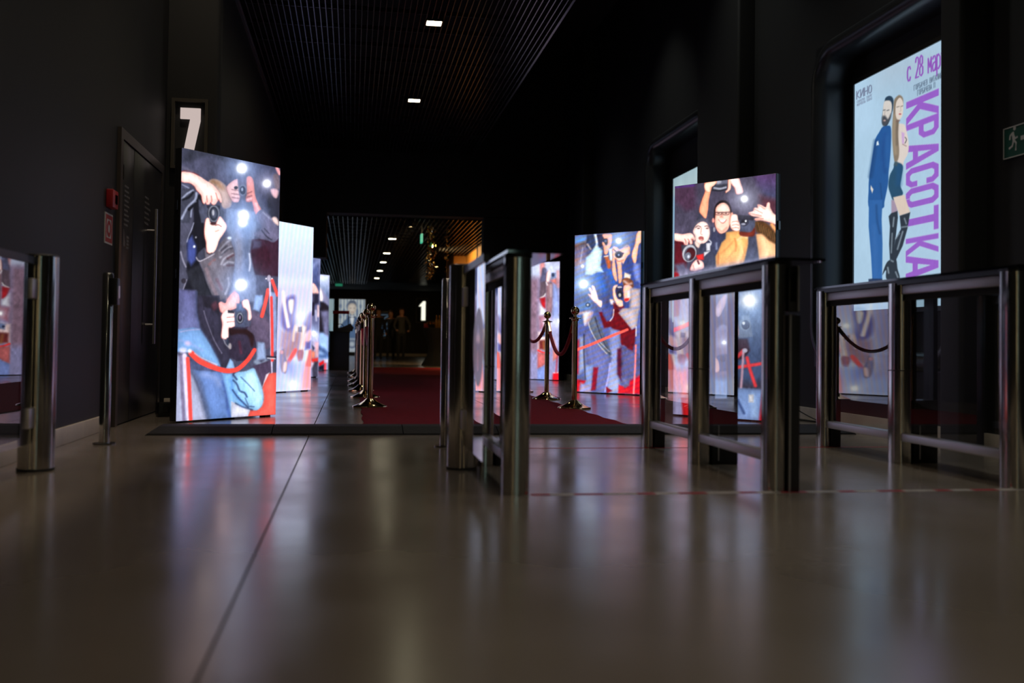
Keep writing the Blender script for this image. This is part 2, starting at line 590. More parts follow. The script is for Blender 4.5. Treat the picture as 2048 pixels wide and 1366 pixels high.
# ---------------------------------------------------------------- the pictures on the panels
def pic_left_front():
    p = Pic(190, 470, [(368, 297), (565.5, 340), (550, 836), (352, 848.5)], (70, 71, 94))
    p.patches(40, .22, 25, 18, 3)
    k = 8.533
    p.S(340, 290, k)
    p.poly([(230, 60), (1000, 180), (980, 300), (700, 200), (560, 230), (400, 300), (230, 320)], (52, 54, 70), 8)
    p.poly([(1480, 300), (1960, 400), (1940, 900), (1700, 1200), (1560, 900), (1480, 600)], (52, 54, 80), 10)
    p.blob([(1700, 900), (1900, 850), (1920, 1365), (1740, 1290)], (38, 38, 52), 8)
    # left man: sleeve, arm over camera
    p.S(340, 450, k)
    p.poly([(200, -400), (560, -500), (640, 420), (520, 700), (650, 1050), (800, 1365), (160, 1365)], (22, 22, 31), 3)
    p.poly([(205, -400), (420, -420), (430, 0), (400, 120), (330, 250), (300, 400), (320, 640), (300, 760), (330, 950), (280, 1080), (200, 1200), (150, 1365), (165, 1000), (190, 480)], (78, 78, 99), 3)
    p.poly([(320, 300), (400, 220), (470, 420), (460, 640), (380, 740), (320, 640)], (62, 74, 138), 6)
    p.line([(205, 500), (240, 640), (290, 760)], 26, (140, 138, 160))
    p.line([(430, 0), (390, 120), (340, 230), (310, 330)], 16, (150, 152, 178))
    p.line([(300, 980), (240, 1150)], 14, (145, 140, 160))
    p.ell(250, 1000, 40, 45, (48, 44, 56)); p.ell(435, 410, 20, 24, (225, 230, 245)); p.ell(465, 250, 14, 18, (170, 170, 185))
    p.poly([(300, 830), (520, 720), (600, 900), (650, 1100), (760, 1365), (480, 1365), (380, 1100)], (36, 37, 46), 6)
    p.S(340, 290, k)
    p.poly([(225, 760), (430, 790), (500, 870), (480, 960), (400, 1150), (360, 1365), (200, 1365)], (66, 68, 86), 3)
    for pts, w in (([(240, 940), (320, 860), (420, 800)], 34), ([(480, 850), (460, 960), (330, 1090), (225, 1290)], 38), ([(470, 1000), (400, 1120), (380, 1260)], 22), ([(240, 700), (350, 760)], 16)):
        p.line(pts, w, (148, 154, 182), 2.2)
    p.line([(420, 840), (350, 920), (250, 960)], 40, (24, 25, 34), 3)
    p.line([(470, 1030), (350, 1130)], 50, (20, 20, 28), 3)
    p.blob([(690, 650), (780, 605), (900, 650), (1000, 740), (1065, 830), (1090, 950), (1060, 1090), (960, 1120), (910, 1060), (900, 930), (830, 790), (760, 700)], (186, 158, 150), 3)
    p.line([(760, 650), (860, 690), (920, 780)], 70, (150, 112, 84), 7, .9)
    p.line([(900, 800), (960, 900), (960, 1040)], 60, (205, 182, 176), 8, .7)
    # camera of the left man
    p.poly([(515, 950), (600, 1020), (690, 1070), (890, 1080), (950, 1180), (960, 1365), (560, 1365), (520, 1150)], (74, 77, 98), 2)
    p.poly([(540, 880), (600, 900), (600, 1060), (560, 1000)], (34, 34, 44), 2)
    p.poly([(650, 1060), (880, 1070), (880, 1120), (660, 1110)], (40, 40, 52), 2)
    p.ell(775, 1205, 112, 160, (48, 48, 62)); p.ell(775, 1205, 98, 148, (128, 130, 146)); p.ell(775, 1210, 78, 122, (40, 42, 54)); p.ell(775, 1200, 46, 84, (72, 74, 92)); p.ell(765, 1190, 20, 52, (175, 176, 186))
    p.skin([(228, 482), (330, 484), (420, 500), (540, 560), (660, 640), (760, 700), (830, 780), (890, 880), (916, 990), (895, 1012), (865, 960), (845, 985), (800, 1050), (750, 1042), (722, 1002), (700, 1042), (655, 1040), (640, 1000), (620, 1034), (592, 1015), (575, 950), (560, 880), (490, 800), (440, 720), (360, 668), (228, 642)])
    for pts in ([(655, 900), (660, 960), (668, 1010)], [(735, 900), (742, 960), (740, 1000)], [(812, 850), (830, 910), (852, 985)]):
        p.line(pts, 13, (190, 105, 95), 1.5)
    p.line([(230, 468), (330, 462), (430, 492), (520, 540)], 14, (110, 40, 42), 2)
    p.line([(235, 400), (330, 430), (400, 470)], 40, (95, 92, 112), 5, .8)
    # man behind with camera
    p.skin([(1000, 760), (1080, 660), (1190, 610), (1240, 700), (1215, 980), (1140, 1010), (1100, 990), (1050, 900)], (226, 188, 188), (150, 90, 95))
    for yy in (790, 860, 925):
        p.line([(1090, yy), (1150, yy + 12), (1210, yy + 18)], 14, (120, 70, 75), 2, .8)
    p.skin([(1340, 600), (1400, 560), (1455, 620), (1475, 760), (1490, 900), (1540, 1040), (1600, 1165), (1555, 1245), (1480, 1200), (1440, 1010), (1380, 1010), (1330, 980), (1345, 800)], (222, 140, 126), (130, 50, 50))
    p.line([(1360, 860), (1430, 830)], 16, (120, 40, 40), 2, .8); p.line([(1350, 925), (1430, 900)], 16, (120, 40, 40), 2, .8)
    p.line([(1350, 970), (1420, 950)], 30, (240, 195, 190), 2, .8)
    p.line([(1500, 1040), (1560, 1190)], 40, (240, 185, 170), 4, .8)
    p.poly([(1190, 600), (1340, 580), (1340, 900), (1220, 900), (1200, 760)], (88, 86, 112), 3)
    p.ell(1275, 800, 72, 100, (108, 114, 138)); p.ell(1275, 805, 50, 74, (34, 38, 56)); p.ell(1265, 790, 18, 32, (150, 160, 185)); p.ell(1160, 760, 34, 28, (40, 36, 46))
    # column of the figure in the middle
    p.S(340, 450, k)
    p.poly([(985, 120), (1000, -250), (1480, -180), (1500, 60), (1470, 230), (1420, 400), (1400, 560), (1440, 800), (1485, 980), (1480, 1365), (1000, 1365), (1100, 1000), (1110, 760), (1130, 520), (1040, 260)], (124, 132, 164), 4)
    p.line([(1200, -180), (1180, 200), (1200, 500), (1180, 900)], 80, (150, 150, 172), 10, .6)
    p.line([(1360, 100), (1330, 500), (1340, 900)], 110, (92, 108, 146), 10, .6)
    p.line([(1380, 540), (1390, 700), (1375, 830)], 26, (205, 212, 235), 3)
    # right sleeve and dark torso
    p.poly([(1430, 300), (1560, 280), (1880, 280), (1870, 930), (1700, 930), (1480, 900), (1440, 760), (1400, 500)], (60, 32, 50), 4)
    p.poly([(1440, 300), (1580, 330), (1580, 440), (1420, 460)], (78, 70, 98), 5)
    p.blob([(1520, 480), (1680, 420), (1740, 700), (1600, 860), (1480, 760)], (52, 22, 36), 6)
    p.S(340, 290, k)
    p.blob([(1500, 1230), (1590, 1140), (1680, 1200), (1780, 1310), (1880, 1480), (1890, 1620), (1800, 1710), (1700, 1680), (1560, 1640), (1460, 1560), (1560, 1500), (1600, 1430), (1520, 1330)], (107, 102, 132), 2)
    p.line([(1590, 1500), (1680, 1610), (1760, 1665)], 18, (46, 44, 62), 2); p.line([(1640, 1470), (1720, 1560)], 14, (46, 44, 62), 2)
    p.line([(1620, 1190), (1760, 1320)], 20, (160, 160, 185), 3, .7)
    # figures at the far right
    p.line([(1870, 420), (1910, 520)], 55, (225, 150, 155), 3)
    p.blob([(1800, 560), (1890, 540), (1910, 760), (1840, 790)], (96, 76, 82), 4)
    p.blob([(1750, 800), (1830, 780), (1890, 830), (1860, 940), (1800, 920)], (222, 175, 182), 3)
    p.blob([(1770, 1290), (1830, 1270), (1880, 1330), (1880, 1420), (1800, 1360)], (238, 205, 200), 3)
    # leather forearm in the middle
    p.S(340, 450, k)
    p.poly([(465, 590), (610, 430), (660, 530), (740, 535), (830, 470), (865, 380), (960, 260), (1040, 240), (1090, 400), (1130, 520), (1120, 800), (1080, 960), (1060, 1100), (980, 1290), (820, 1350), (740, 1260), (650, 1050), (600, 870), (530, 690)], (112, 105, 118), 3)
    p.poly([(470, 600), (500, 520), (610, 425), (625, 605), (540, 655)], (58, 60, 78), 2)
    p.line([(468, 600), (520, 662), (640, 615), (775, 540)], 15, (186, 180, 195), 1.6)
    for pts, w, c in (([(880, 600), (960, 480), (1060, 420)], 26, (180, 180, 198)), ([(868, 480), (970, 360), (1060, 300)], 20, (165, 165, 185)), ([(890, 720), (950, 620), (1090, 540)], 24, (190, 188, 205)), ([(940, 730), (1010, 680), (1100, 690)], 26, (188, 186, 205)), ([(900, 480), (1000, 400)], 26, (48, 46, 58)), ([(900, 560), (1010, 460), (1080, 440)], 22, (44, 42, 54)), ([(1000, 620), (1100, 560)], 34, (84, 50, 58)), ([(1000, 740), (1100, 740)], 26, (70, 44, 52)), ([(960, 1230), (1020, 1080), (1010, 960)], 26, (186, 182, 198)), ([(690, 720), (780, 640)], 40, (140, 100, 104)), ([(640, 800), (720, 1050), (830, 1280)], 60, (132, 112, 122)), ([(760, 700), (840, 900), (900, 1150)], 70, (124, 118, 132)), ([(820, 980), (900, 1150)], 50, (100, 74, 84))):
        p.line(pts, w, c, 4, .85)
    p.ell(1040, 265, 36, 28, (200, 215, 235), soft=3)
    p.skin([(640, -60), (690, -80), (720, 0), (800, 20), (850, -60), (880, -110), (930, -60), (990, 40), (980, 120), (925, 210), (880, 270), (850, 330), (830, 400), (800, 470), (740, 525), (665, 512), (645, 420), (640, 330), (620, 250), (612, 120)], (254, 236, 228), (225, 75, 55))
    p.ell(765, 15, 52, 26, (62, 26, 28), soft=2); p.line([(800, 45), (850, 36), (905, 68)], 12, (150, 60, 50)); p.line([(800, 150), (860, 128)], 22, (232, 160, 140), 3)
    p.line([(655, 520), (690, 540), (740, 522)], 14, (50, 36, 40), 1.6)
    # lower man
    p.S(340, 590, k)
    p.poly([(160, -50), (460, -30), (480, 350), (540, 620), (160, 720)], (96, 97, 144), 5, col2=(112, 118, 170), ax=[(300, 0), (250, 650)])
    p.poly([(150, 640), (400, 610), (530, 630), (700, 900), (850, 1180), (870, 1300), (600, 1160), (420, 1040), (120, 1020), (140, 760)], (118, 160, 218), 3, col2=(134, 182, 238), ax=[(300, 620), (700, 1150)])
    p.line([(190, 680), (350, 650), (520, 640)], 16, (180, 170, 215), 3, .8)
    p.line([(170, 820), (330, 870), (560, 1000)], 26, (150, 160, 215), 5, .6)
    p.poly([(470, 60), (860, 60), (910, 780), (1010, 940), (1050, 1150), (960, 1310), (880, 1300), (820, 1130), (640, 790), (520, 600), (470, 350)], (52, 49, 68), 3)
    p.poly([(560, 60), (840, 100), (860, 420), (760, 300), (600, 250)], (38, 34, 46), 5)
    p.blob([(720, 220), (800, 160), (840, 250), (760, 320)], (78, 44, 56), 5)
    p.line([(590, 320), (640, 500), (760, 820), (890, 1050)], 11, (128, 122, 148), 2)
    p.line([(470, 0), (470, 350), (540, 640), (700, 880), (860, 1220)], 26, (70, 80, 120), 5, .7)
    p.poly([(1000, 600), (1350, 600), (1460, 760), (1480, 980), (1350, 1170), (1150, 1190), (1030, 1120), (1000, 950), (990, 780)], (54, 46, 66), 3)
    p.blob([(1020, 640), (1150, 640), (1380, 660), (1440, 820), (1400, 960), (1340, 760), (1180, 720), (1040, 740)], (44, 24, 26), 5)
    p.line([(1190, 860), (1220, 1050)], 34, (96, 40, 60), 5, .8)
    p.blob([(1390, 350), (1500, 345), (1660, 440), (1730, 560), (1735, 720), (1700, 950), (1620, 980), (1600, 870), (1480, 860), (1440, 740), (1330, 640), (1390, 560)], (95, 82, 108), 2.5)
    p.line([(1420, 420), (1600, 500), (1690, 640)], 70, (114, 96, 122), 8, .6)
    p.poly([(1470, 60), (1600, 60), (1600, 200), (1530, 340), (1430, 300)], (146, 172, 222), 3)
    p.poly([(1720, 0), (1830, 20), (1840, 1000), (1760, 1050)], (140, 155, 200), 3)
    p.poly([(1500, 860), (1620, 880), (1640, 1150), (1480, 1180)], (146, 165, 205), 4)
    p.line([(1470, 1200), (1560, 1250), (1640, 1200)], 70, (128, 140, 165), 5); p.line([(1500, 1290), (1640, 1290)], 60, (70, 62, 80), 5)
    p.line([(1690, -30), (1640, 200), (1580, 420)], 62, (246, 74, 64), 1.6)
    p.line([(1760, -200), (1850, 60)], 55, (240, 70, 62), 1.6)
    p.line([(1722, -160), (1730, 400), (1735, 1400)], 34, (205, 195, 225), 1.8)
    p.line([(1745, 100), (1752, 600), (1748, 1180)], 46, (240, 62, 58), 1.6)
    p.line([(1660, 1110), (1820, 1130)], 30, (40, 38, 52), 2); p.line([(1670, 1140), (1800, 1150)], 16, (210, 210, 220), 1.5)
    p.ell(1710, -230, 34, 60, (180, 170, 190)); p.ell(1660, -225, 14, 12, (240, 235, 245)); p.ell(1760, -225, 12, 12, (240, 235, 245))
    p.skin([(850, 190), (890, 168), (960, 190), (1000, 120), (1100, 10), (1190, 60), (1180, 250), (1000, 330), (930, 360), (880, 340), (858, 270)], (240, 190, 186), (180, 70, 62))
    p.line([(1000, 130), (1080, 60), (1120, 0)], 60, (226, 160, 156), 6, .7)
    p.skin([(990, 300), (1060, 330), (1120, 365), (1132, 560), (1060, 612), (1012, 625), (1000, 790), (890, 780), (905, 560), (888, 430), (930, 340)], (252, 228, 226), (205, 80, 66))
    for yy in (440, 520):
        p.line([(985, yy), (1050, yy - 8), (1118, yy - 12)], 12, (190, 110, 105), 1.5)
    p.poly([(1000, 310), (1110, 330), (1110, 370), (1000, 360)], (44, 40, 52), 2)
    p.poly([(1130, 320), (1310, 305), (1335, 560), (1280, 612), (1120, 600), (1108, 400)], (78, 84, 112), 2)
    p.poly([(1150, 200), (1270, 200), (1290, 320), (1150, 330)], (90, 108, 150), 4)
    p.ell(1205, 450, 66, 105, (60, 60, 78)); p.ell(1205, 445, 55, 90, (142, 146, 162)); p.ell(1205, 448, 40, 66, (34, 34, 48)); p.ell(1205, 440, 18, 34, (110, 90, 120))
    p.skin([(1250, 160), (1340, 130), (1375, 220), (1395, 330), (1405, 440), (1375, 490), (1345, 470), (1340, 340), (1300, 285), (1262, 260)], (250, 218, 212), (190, 90, 82))
    p.line([(920, 800), (960, 900), (1040, 970)], 20, (150, 150, 165), 2, .8); p.line([(990, 800), (1000, 900)], 30, (44, 52, 70), 2)
    p.ell(1030, 930, 26, 50, (170, 160, 165), soft=3)
    # floor, legs, rope
    p.S(340, 700, k)
    p.poly([(60, 60), (330, 330), (560, 920), (660, 1300), (60, 1300)], (158, 166, 200), 4, col2=(178, 182, 214), ax=[(200, 200), (400, 1250)])
    p.poly([(310, 180), (520, 260), (860, 340), (1100, 400), (1060, 480), (520, 460), (420, 500), (340, 400)], (74, 82, 118), 4)
    p.poly([(330, 380), (520, 410), (900, 440), (930, 560), (1000, 900), (1050, 1210), (640, 1250), (560, 920), (480, 600), (420, 490)], (112, 142, 208), 3, col2=(104, 138, 204), ax=[(600, 450), (800, 1200)])
    p.line([(360, 400), (480, 580), (560, 880), (650, 1220)], 95, (82, 92, 124), 8, .8)
    p.line([(560, 470), (760, 520), (840, 640)], 80, (150, 168, 220), 10, .6)
    p.line([(900, 600), (960, 800), (980, 1050), (1020, 1200)], 44, (62, 88, 158), 5, .7)
    p.poly([(890, 450), (1070, 460), (1090, 760), (1110, 950), (1130, 1200), (1050, 1200), (990, 900)], (132, 184, 244), 3)
    p.poly([(1040, 930), (1120, 970), (1370, 1060), (1330, 1190), (1040, 1205)], (214, 216, 238), 2)
    p.poly([(1420, 340), (1720, 230), (1730, 450), (1690, 470), (1600, 640), (1560, 740), (1480, 480)], (76, 62, 88), 3)
    p.poly([(1640, 480), (1700, 445), (1620, 640), (1570, 700)], (236, 215, 228), 2)
    p.poly([(1690, 470), (1760, 450), (1840, 450), (1820, 1200), (1320, 1200), (1370, 1080), (1480, 1090), (1560, 1020), (1595, 900), (1575, 720), (1600, 640)], (252, 96, 84), 2)
    p.blob([(1100, 470), (1300, 420), (1430, 370), (1480, 470), (1540, 620), (1590, 820), (1580, 960), (1530, 1050), (1450, 1092), (1360, 1060), (1200, 1010), (1110, 960), (1058, 740)], (150, 202, 244), 2)
    p.blob([(1280, 480), (1440, 430), (1560, 760), (1560, 960), (1480, 1040), (1400, 900), (1320, 700)], (182, 222, 246), 12, .8)
    p.line([(1050, 560), (1090, 780), (1240, 980)], 70, (92, 150, 226), 10, .7)
    for pts, w in (([(1080, 575), (1140, 640), (1190, 755), (1270, 790), (1310, 860)], 28), ([(1068, 740), (1160, 870), (1330, 1040)], 26), ([(1118, 968), (1240, 1030), (1400, 1080)], 22), ([(1210, 520), (1330, 640), (1440, 760)], 11), ([(1280, 880), (1330, 1000)], 12), ([(1340, 1020), (1430, 1028)], 14), ([(1080, 480), (1140, 560)], 30)):
        p.line(pts, w, (48, 66, 112), 2.5, .9)
    p.poly([(960, 370), (1030, 200), (1080, 260), (1110, 390)], (150, 190, 240), 2)
    p.line([(372, 110), (500, 235), (700, 335), (900, 400), (1050, 412), (1180, 370), (1330, 230), (1448, 60)], 96, (246, 68, 58), 1.8, w2=66)
    p.line([(430, 110), (560, 200), (800, 310)], 16, (250, 205, 215), 3, .8)
    p.line([(190, 160), (205, 600), (238, 1290)], 56, (122, 112, 146), 3)
    p.line([(255, 150), (285, 700), (330, 1290)], 80, (216, 202, 234), 3)
    p.line([(308, 200), (330, 640), (352, 1290)], 64, (246, 70, 64), 2)
    p.ell(345, 70, 34, 30, (250, 245, 255), soft=4); p.ell(230, 60, 60, 50, (226, 218, 245), soft=6, al=.8)
    p.ell(310, -60, 50, 40, (215, 185, 230), soft=6, al=.7)
    # camera flashes
    p.S(340, 290, k)
    p.flash(1262, 425, 105, 3.2); p.flash(1690, 690, 80, 2.6, (190, 190, 235)); p.flash(1290, 1235, 100, 3.6)
    p.S(340, 450, k); p.flash(1230, 1075, 115, 3.2); p.flash(1270, 0, 85, 3.5, (130, 170, 235))
    p.grain(.055, 3)
    p.scan(.035)
    return p

def pic_right_front():
    p = Pic(190, 450, [(1352, 374), (1552, 347), (1540, 848), (1347, 832)], (72, 66, 86))
    p.patches(40, .2, 25, 16, 5)
    k = 8.904
    p.S(1340, 340, k)
    p.poly([(90, 280), (470, 250), (470, 700), (300, 760), (90, 560)], (72, 48, 70), 12)
    p.poly([(100, 290), (460, 240), (460, 300), (100, 330)], (84, 50, 120), 4)
    p.poly([(1500, 100), (1920, 40), (1920, 560), (1700, 500), (1560, 300)], (86, 58, 104), 12, col2=(66, 70, 100), ax=[(1850, 80), (1850, 520)])
    p.poly([(1600, 480), (1900, 560), (1900, 860), (1600, 700)], (82, 44, 58), 14)
    # raised camera and arms at the top
    p.poly([(720, 200), (1050, 150), (1070, 330), (900, 380), (760, 370)], (52, 54, 66), 2)
    p.poly([(820, 200), (1040, 170), (1030, 250), (830, 280)], (104, 106, 126), 2)
    p.ell(870, 215, 60, 40, (170, 172, 190)); p.line([(800, 330), (900, 345), (1000, 320)], 36, (158, 160, 176), 2); p.line([(760, 375), (900, 385), (1010, 350)], 14, (24, 24, 30), 2)
    p.skin([(640, 230), (830, 200), (830, 250), (770, 290), (740, 380), (700, 560), (690, 700), (660, 860), (640, 900), (600, 860), (535, 760), (580, 560), (640, 400), (650, 300)], (250, 172, 134), (200, 72, 46))
    p.skin([(640, 250), (820, 205), (800, 280), (740, 320), (720, 400), (650, 380)], (252, 214, 190), (210, 110, 80))
    p.skin([(1050, 150), (1220, 140), (1270, 260), (1310, 400), (1260, 440), (1190, 440), (1160, 330), (1110, 260)], (250, 216, 212), (215, 90, 60))
    p.skin([(1050, 180), (1090, 180), (1090, 340), (1050, 390), (1010, 420), (1000, 390), (1040, 340)], (248, 200, 180), (200, 80, 50))
    p.poly([(530, 780), (610, 880), (720, 940), (560, 1000), (480, 960)], (66, 66, 86), 3)
    # jackets
    p.S(1340, 440, k)
    p.poly([(700, 130), (830, 200), (1000, 300), (1000, 560), (860, 640), (830, 960), (560, 1000), (600, 560), (700, 400)], (58, 60, 86), 3)
    p.line([(830, 460), (830, 560)], 30, (150, 160, 195), 4, .8); p.ell(790, 210, 20, 44, (150, 150, 165))
    p.poly([(100, 400), (260, 430), (300, 800), (300, 1069), (90, 1069)], (96, 22, 34), 5)
    p.poly([(90, 850), (260, 820), (330, 940), (330, 1069), (180, 1069)], (98, 96, 122), 8)
    p.poly([(520, 440), (660, 420), (760, 600), (820, 700), (820, 1000), (560, 1000), (600, 720), (520, 640)], (60, 62, 84), 3)
    p.poly([(1000, 260), (1240, 220), (1380, 300), (1390, 460), (1320, 800), (1200, 860), (820, 900), (810, 700), (860, 600), (920, 450), (990, 380)], (250, 180, 104), 3, col2=(244, 168, 92), ax=[(1100, 300), (1000, 860)])
    for pts, w, c in (([(860, 640), (850, 860)], 14, (170, 80, 40)), ([(1150, 380), (1170, 480), (1160, 600)], 16, (196, 110, 56)), ([(900, 640), (1000, 560), (1120, 420)], 18, (226, 140, 78)), ([(1000, 760), (1120, 620), (1180, 540)], 16, (232, 150, 88)), ([(1200, 400), (1290, 330), (1360, 360)], 30, (244, 205, 160)), ([(1240, 420), (1260, 620), (1200, 800)], 60, (252, 196, 128))):
        p.line(pts, w, c, 4, .8)
    p.poly([(1390, 340), (1530, 340), (1560, 500), (1570, 760), (1310, 800), (1380, 520)], (68, 70, 92), 3)
    p.poly([(1520, 300), (1640, 270), (1800, 380), (1880, 520), (1900, 720), (1570, 760), (1550, 560)], (248, 186, 132), 3)
    p.line([(1640, 360), (1700, 560), (1680, 720)], 60, (250, 204, 156), 8, .6)
    p.blob([(1500, 80), (1640, 60), (1760, 140), (1880, 300), (1890, 470), (1760, 420), (1640, 300), (1530, 260)], (98, 62, 34), 5)
    for i in range(16):
        x = 1540 + i * 22
        p.line([(x, 90 + i * 14), (x + 36, 230 + i * 14)], 12, ((150, 90, 50) if i % 2 else (48, 52, 34)), 3, .8)
    p.line([(1800, 120), (1890, 260)], 60, (240, 160, 100), 4)
    # man with glasses
    p.S(1340, 340, k)
    p.blob([(790, 960), (800, 700), (870, 590), (970, 560), (1060, 620), (1100, 760), (1100, 960), (1000, 1100), (860, 1100)], (34, 24, 28), 2)
    p.skin([(815, 860), (830, 700), (900, 620), (980, 610), (1050, 680), (1075, 800), (1070, 960), (1040, 1080), (980, 1150), (900, 1170), (840, 1100), (805, 980)], (250, 196, 176), (190, 80, 60))
    p.blob([(850, 740), (900, 660), (990, 650), (1040, 740), (980, 760)], (254, 226, 214), 10, .8)
    p.ell(775, 930, 22, 44, (230, 150, 140)); p.ell(1105, 850, 26, 70, (236, 160, 140))
    p.line([(810, 780), (930, 785), (1080, 775)], 13, (70, 44, 46), 1.5)
    for cx in (870, 1000):
        p.line([(cx - 55, 790), (cx - 45, 826), (cx + 40, 826), (cx + 55, 785)], 9, (80, 50, 52), 1.5); p.ell(cx, 803, 24, 9, (120, 78, 74))
    p.line([(940, 800), (925, 850), (895, 865), (945, 870)], 12, (212, 128, 110), 2)
    p.blob([(880, 920), (960, 905), (1000, 925), (960, 965), (890, 965)], (254, 246, 240), 2); p.line([(865, 915), (940, 985), (1010, 920)], 9, (190, 90, 82), 1.5)
    p.line([(850, 1080), (930, 1130), (1010, 1060)], 16, (220, 130, 108), 4, .7)
    # shouting man with beanie
    p.S(1340, 440, k)
    p.blob([(440, 240), (450, 90), (530, 10), (650, 10), (725, 110), (740, 280), (700, 400), (600, 430)], (92, 88, 108), 2)
    p.skin([(430, 210), (490, 110), (580, 60), (660, 90), (705, 190), (712, 300), (680, 400), (620, 455), (560, 465), (510, 500), (470, 430), (455, 320), (432, 270)], (252, 224, 214), (170, 110, 108))
    for x0, x1 in ((470, 555), (630, 700)):
        p.line([(x0, 165 if x0 < 500 else 150), ((x0 + x1) / 2, 140), (x1, 160)], 16, (120, 82, 82), 2); p.ell((x0 + x1) / 2 + 4, 186, 26, 12, (110, 76, 80))
    p.line([(570, 180), (555, 280), (580, 300)], 12, (206, 140, 128), 2); p.blob([(520, 350), (560, 330), (600, 350), (600, 400), (560, 410), (525, 385)], (186, 96, 92), 2); p.ell(565, 395, 28, 12, (232, 168, 160))
    p.blob([(450, 420), (540, 470), (520, 540), (470, 520)], (244, 208, 196), 3)
    p.skin([(90, 280), (240, 290), (360, 270), (420, 300), (455, 370), (440, 410), (410, 370), (410, 460), (380, 480), (340, 430), (330, 480), (300, 490), (270, 470), (240, 430), (100, 400)], (250, 214, 202), (200, 90, 80))
    for x in (285, 345, 400):
        p.line([(x - 10, 380), (x + 10, 420), (x + 12, 470)], 11, (176, 84, 76), 1.5)
    p.poly([(210, 480), (300, 500), (420, 470), (500, 540), (520, 640), (470, 760), (320, 800), (240, 700)], (70, 66, 80), 2)
    p.ell(355, 640, 120, 160, (200, 202, 212), .25); p.ell(362, 655, 98, 132, (92, 92, 108), .25); p.ell(375, 650, 82, 112, (74, 24, 30), .25); p.ell(330, 690, 54, 70, (118, 122, 140), .25); p.ell(340, 700, 22, 30, (205, 210, 225))
    p.poly([(650, 460), (720, 450), (720, 590), (650, 600)], (226, 224, 234), 2); p.poly([(610, 620), (720, 600), (610, 700)], (236, 232, 240), 2); p.line([(700, 400), (735, 440), (725, 490)], 18, (220, 222, 235), 2)
    p.poly([(470, 680), (600, 650), (605, 760), (500, 760)], (238, 42, 40), 3)
    p.skin([(480, 760), (550, 770), (600, 820), (600, 910), (520, 940), (440, 960), (370, 940), (400, 840), (440, 790)], (250, 216, 206), (196, 40, 44))
    p.line([(500, 780), (520, 830)], 30, (90, 40, 52), 2); p.line([(420, 860), (440, 940)], 10, (200, 110, 100), 2)
    # photographer at the right, hand
    p.poly([(1210, 60), (1500, 30), (1510, 130), (1440, 260), (1240, 270), (1200, 150)], (84, 88, 112), 2)
    p.ell(1320, 70, 80, 80, (54, 54, 70)); p.ell(1318, 65, 50, 54, (34, 32, 42)); p.ell(1345, 50, 16, 26, (235, 238, 245)); p.ell(1300, 110, 40, 20, (150, 152, 170))
    p.poly([(1200, -60), (1480, -40), (1480, 40), (1220, 30)], (44, 42, 54), 3)
    p.skin([(1070, 60), (1100, -60), (1190, -60), (1210, 30), (1240, 120), (1240, 210), (1180, 240), (1100, 200), (1075, 140)], (252, 224, 212), (196, 90, 70))
    for yy in (70, 130, 185):
        p.line([(1110, yy), (1170, yy - 12), (1220, yy)], 11, (196, 112, 96), 1.5)
    p.blob([(1240, 250), (1420, 260), (1500, 180), (1490, 320), (1380, 340), (1250, 320)], (122, 44, 30), 3)
    p.S(1340, 340, k)
    p.skin([(1400, 790), (1480, 760), (1500, 700), (1560, 700), (1560, 640), (1620, 650), (1700, 690), (1730, 610), (1770, 610), (1780, 700), (1830, 800), (1900, 870), (1910, 1010), (1800, 980), (1700, 950), (1600, 930), (1520, 930), (1510, 895), (1600, 880), (1460, 850)], (252, 226, 216), (205, 96, 78))
    for a, b_ in (((1490, 720), (1640, 800)), ((1400, 800), (1620, 850)), ((1570, 650), (1690, 730))):
        p.line([a, b_], 10, (200, 116, 100), 1.5)
    p.line([(1520, 915), (1650, 905)], 12, (196, 110, 92), 2)
    # lower part of the picture
    k2 = 5.254
    p.S(1290, 500, k2)
    p.poly([(300, 280), (1420, 100), (1420, 900), (300, 900)], (150, 146, 176), 14, .9)
    p.poly([(300, 420), (460, 400), (470, 900), (300, 900)], (150, 144, 176), 10)
    p.line([(330, 300), (340, 480), (330, 700)], 70, (140, 24, 34), 4)
    p.poly([(400, 440), (600, 420), (620, 760), (560, 1000), (420, 940)], (176, 170, 198), 8)
    p.poly([(590, 380), (860, 340), (860, 700), (720, 820), (600, 700)], (120, 116, 146), 10)
    p.blob([(740, 700), (840, 620), (860, 480), (900, 620), (940, 860), (800, 820), (720, 900)], (52, 46, 58), 5)
    p.skin([(730, 680), (780, 560), (850, 500), (840, 600), (770, 740)], (232, 206, 206), (120, 80, 90))
    p.poly([(900, 640), (1420, 560), (1420, 1420), (900, 1420)], (72, 92, 134), 18, .85)
    p.poly([(300, 860), (880, 880), (880, 1366), (300, 1420)], (140, 122, 150), 16, .8)
    p.poly([(930, 780), (1090, 760), (1110, 950), (940, 970)], (124, 132, 158), 2)
    p.poly([(1000, 730), (1080, 720), (1080, 780), (1000, 790)], (170, 180, 205), 3)
    p.ell(1035, 820, 56, 66, (170, 178, 200)); p.ell(1040, 826, 42, 50, (60, 56, 74)); p.ell(1020, 808, 16, 18, (225, 232, 245))
    p.skin([(900, 800), (950, 780), (970, 880), (960, 950), (910, 960)], (236, 200, 198), (150, 80, 88))
    p.poly([(910, 970), (1060, 970), (1080, 1100), (1000, 1190), (920, 1180)], (60, 34, 46), 5)
    p.line([(300, 880), (380, 850), (470, 810)], 44, (246, 66, 62), 2)
    p.line([(900, 1190), (960, 1150), (1010, 1100)], 40, (226, 60, 66), 3)
    p.line([(940, 1270), (1080, 1250), (1230, 1225)], 34, (240, 64, 70), 3)
    p.line([(1015, 1090), (1000, 1300), (985, 1480)], 24, (206, 160, 180), 3)
    p.line([(1050, 1170), (1080, 1300), (1130, 1460)], 34, (238, 62, 68), 3)
    p.ell(1030, 1095, 26, 24, (200, 190, 210))
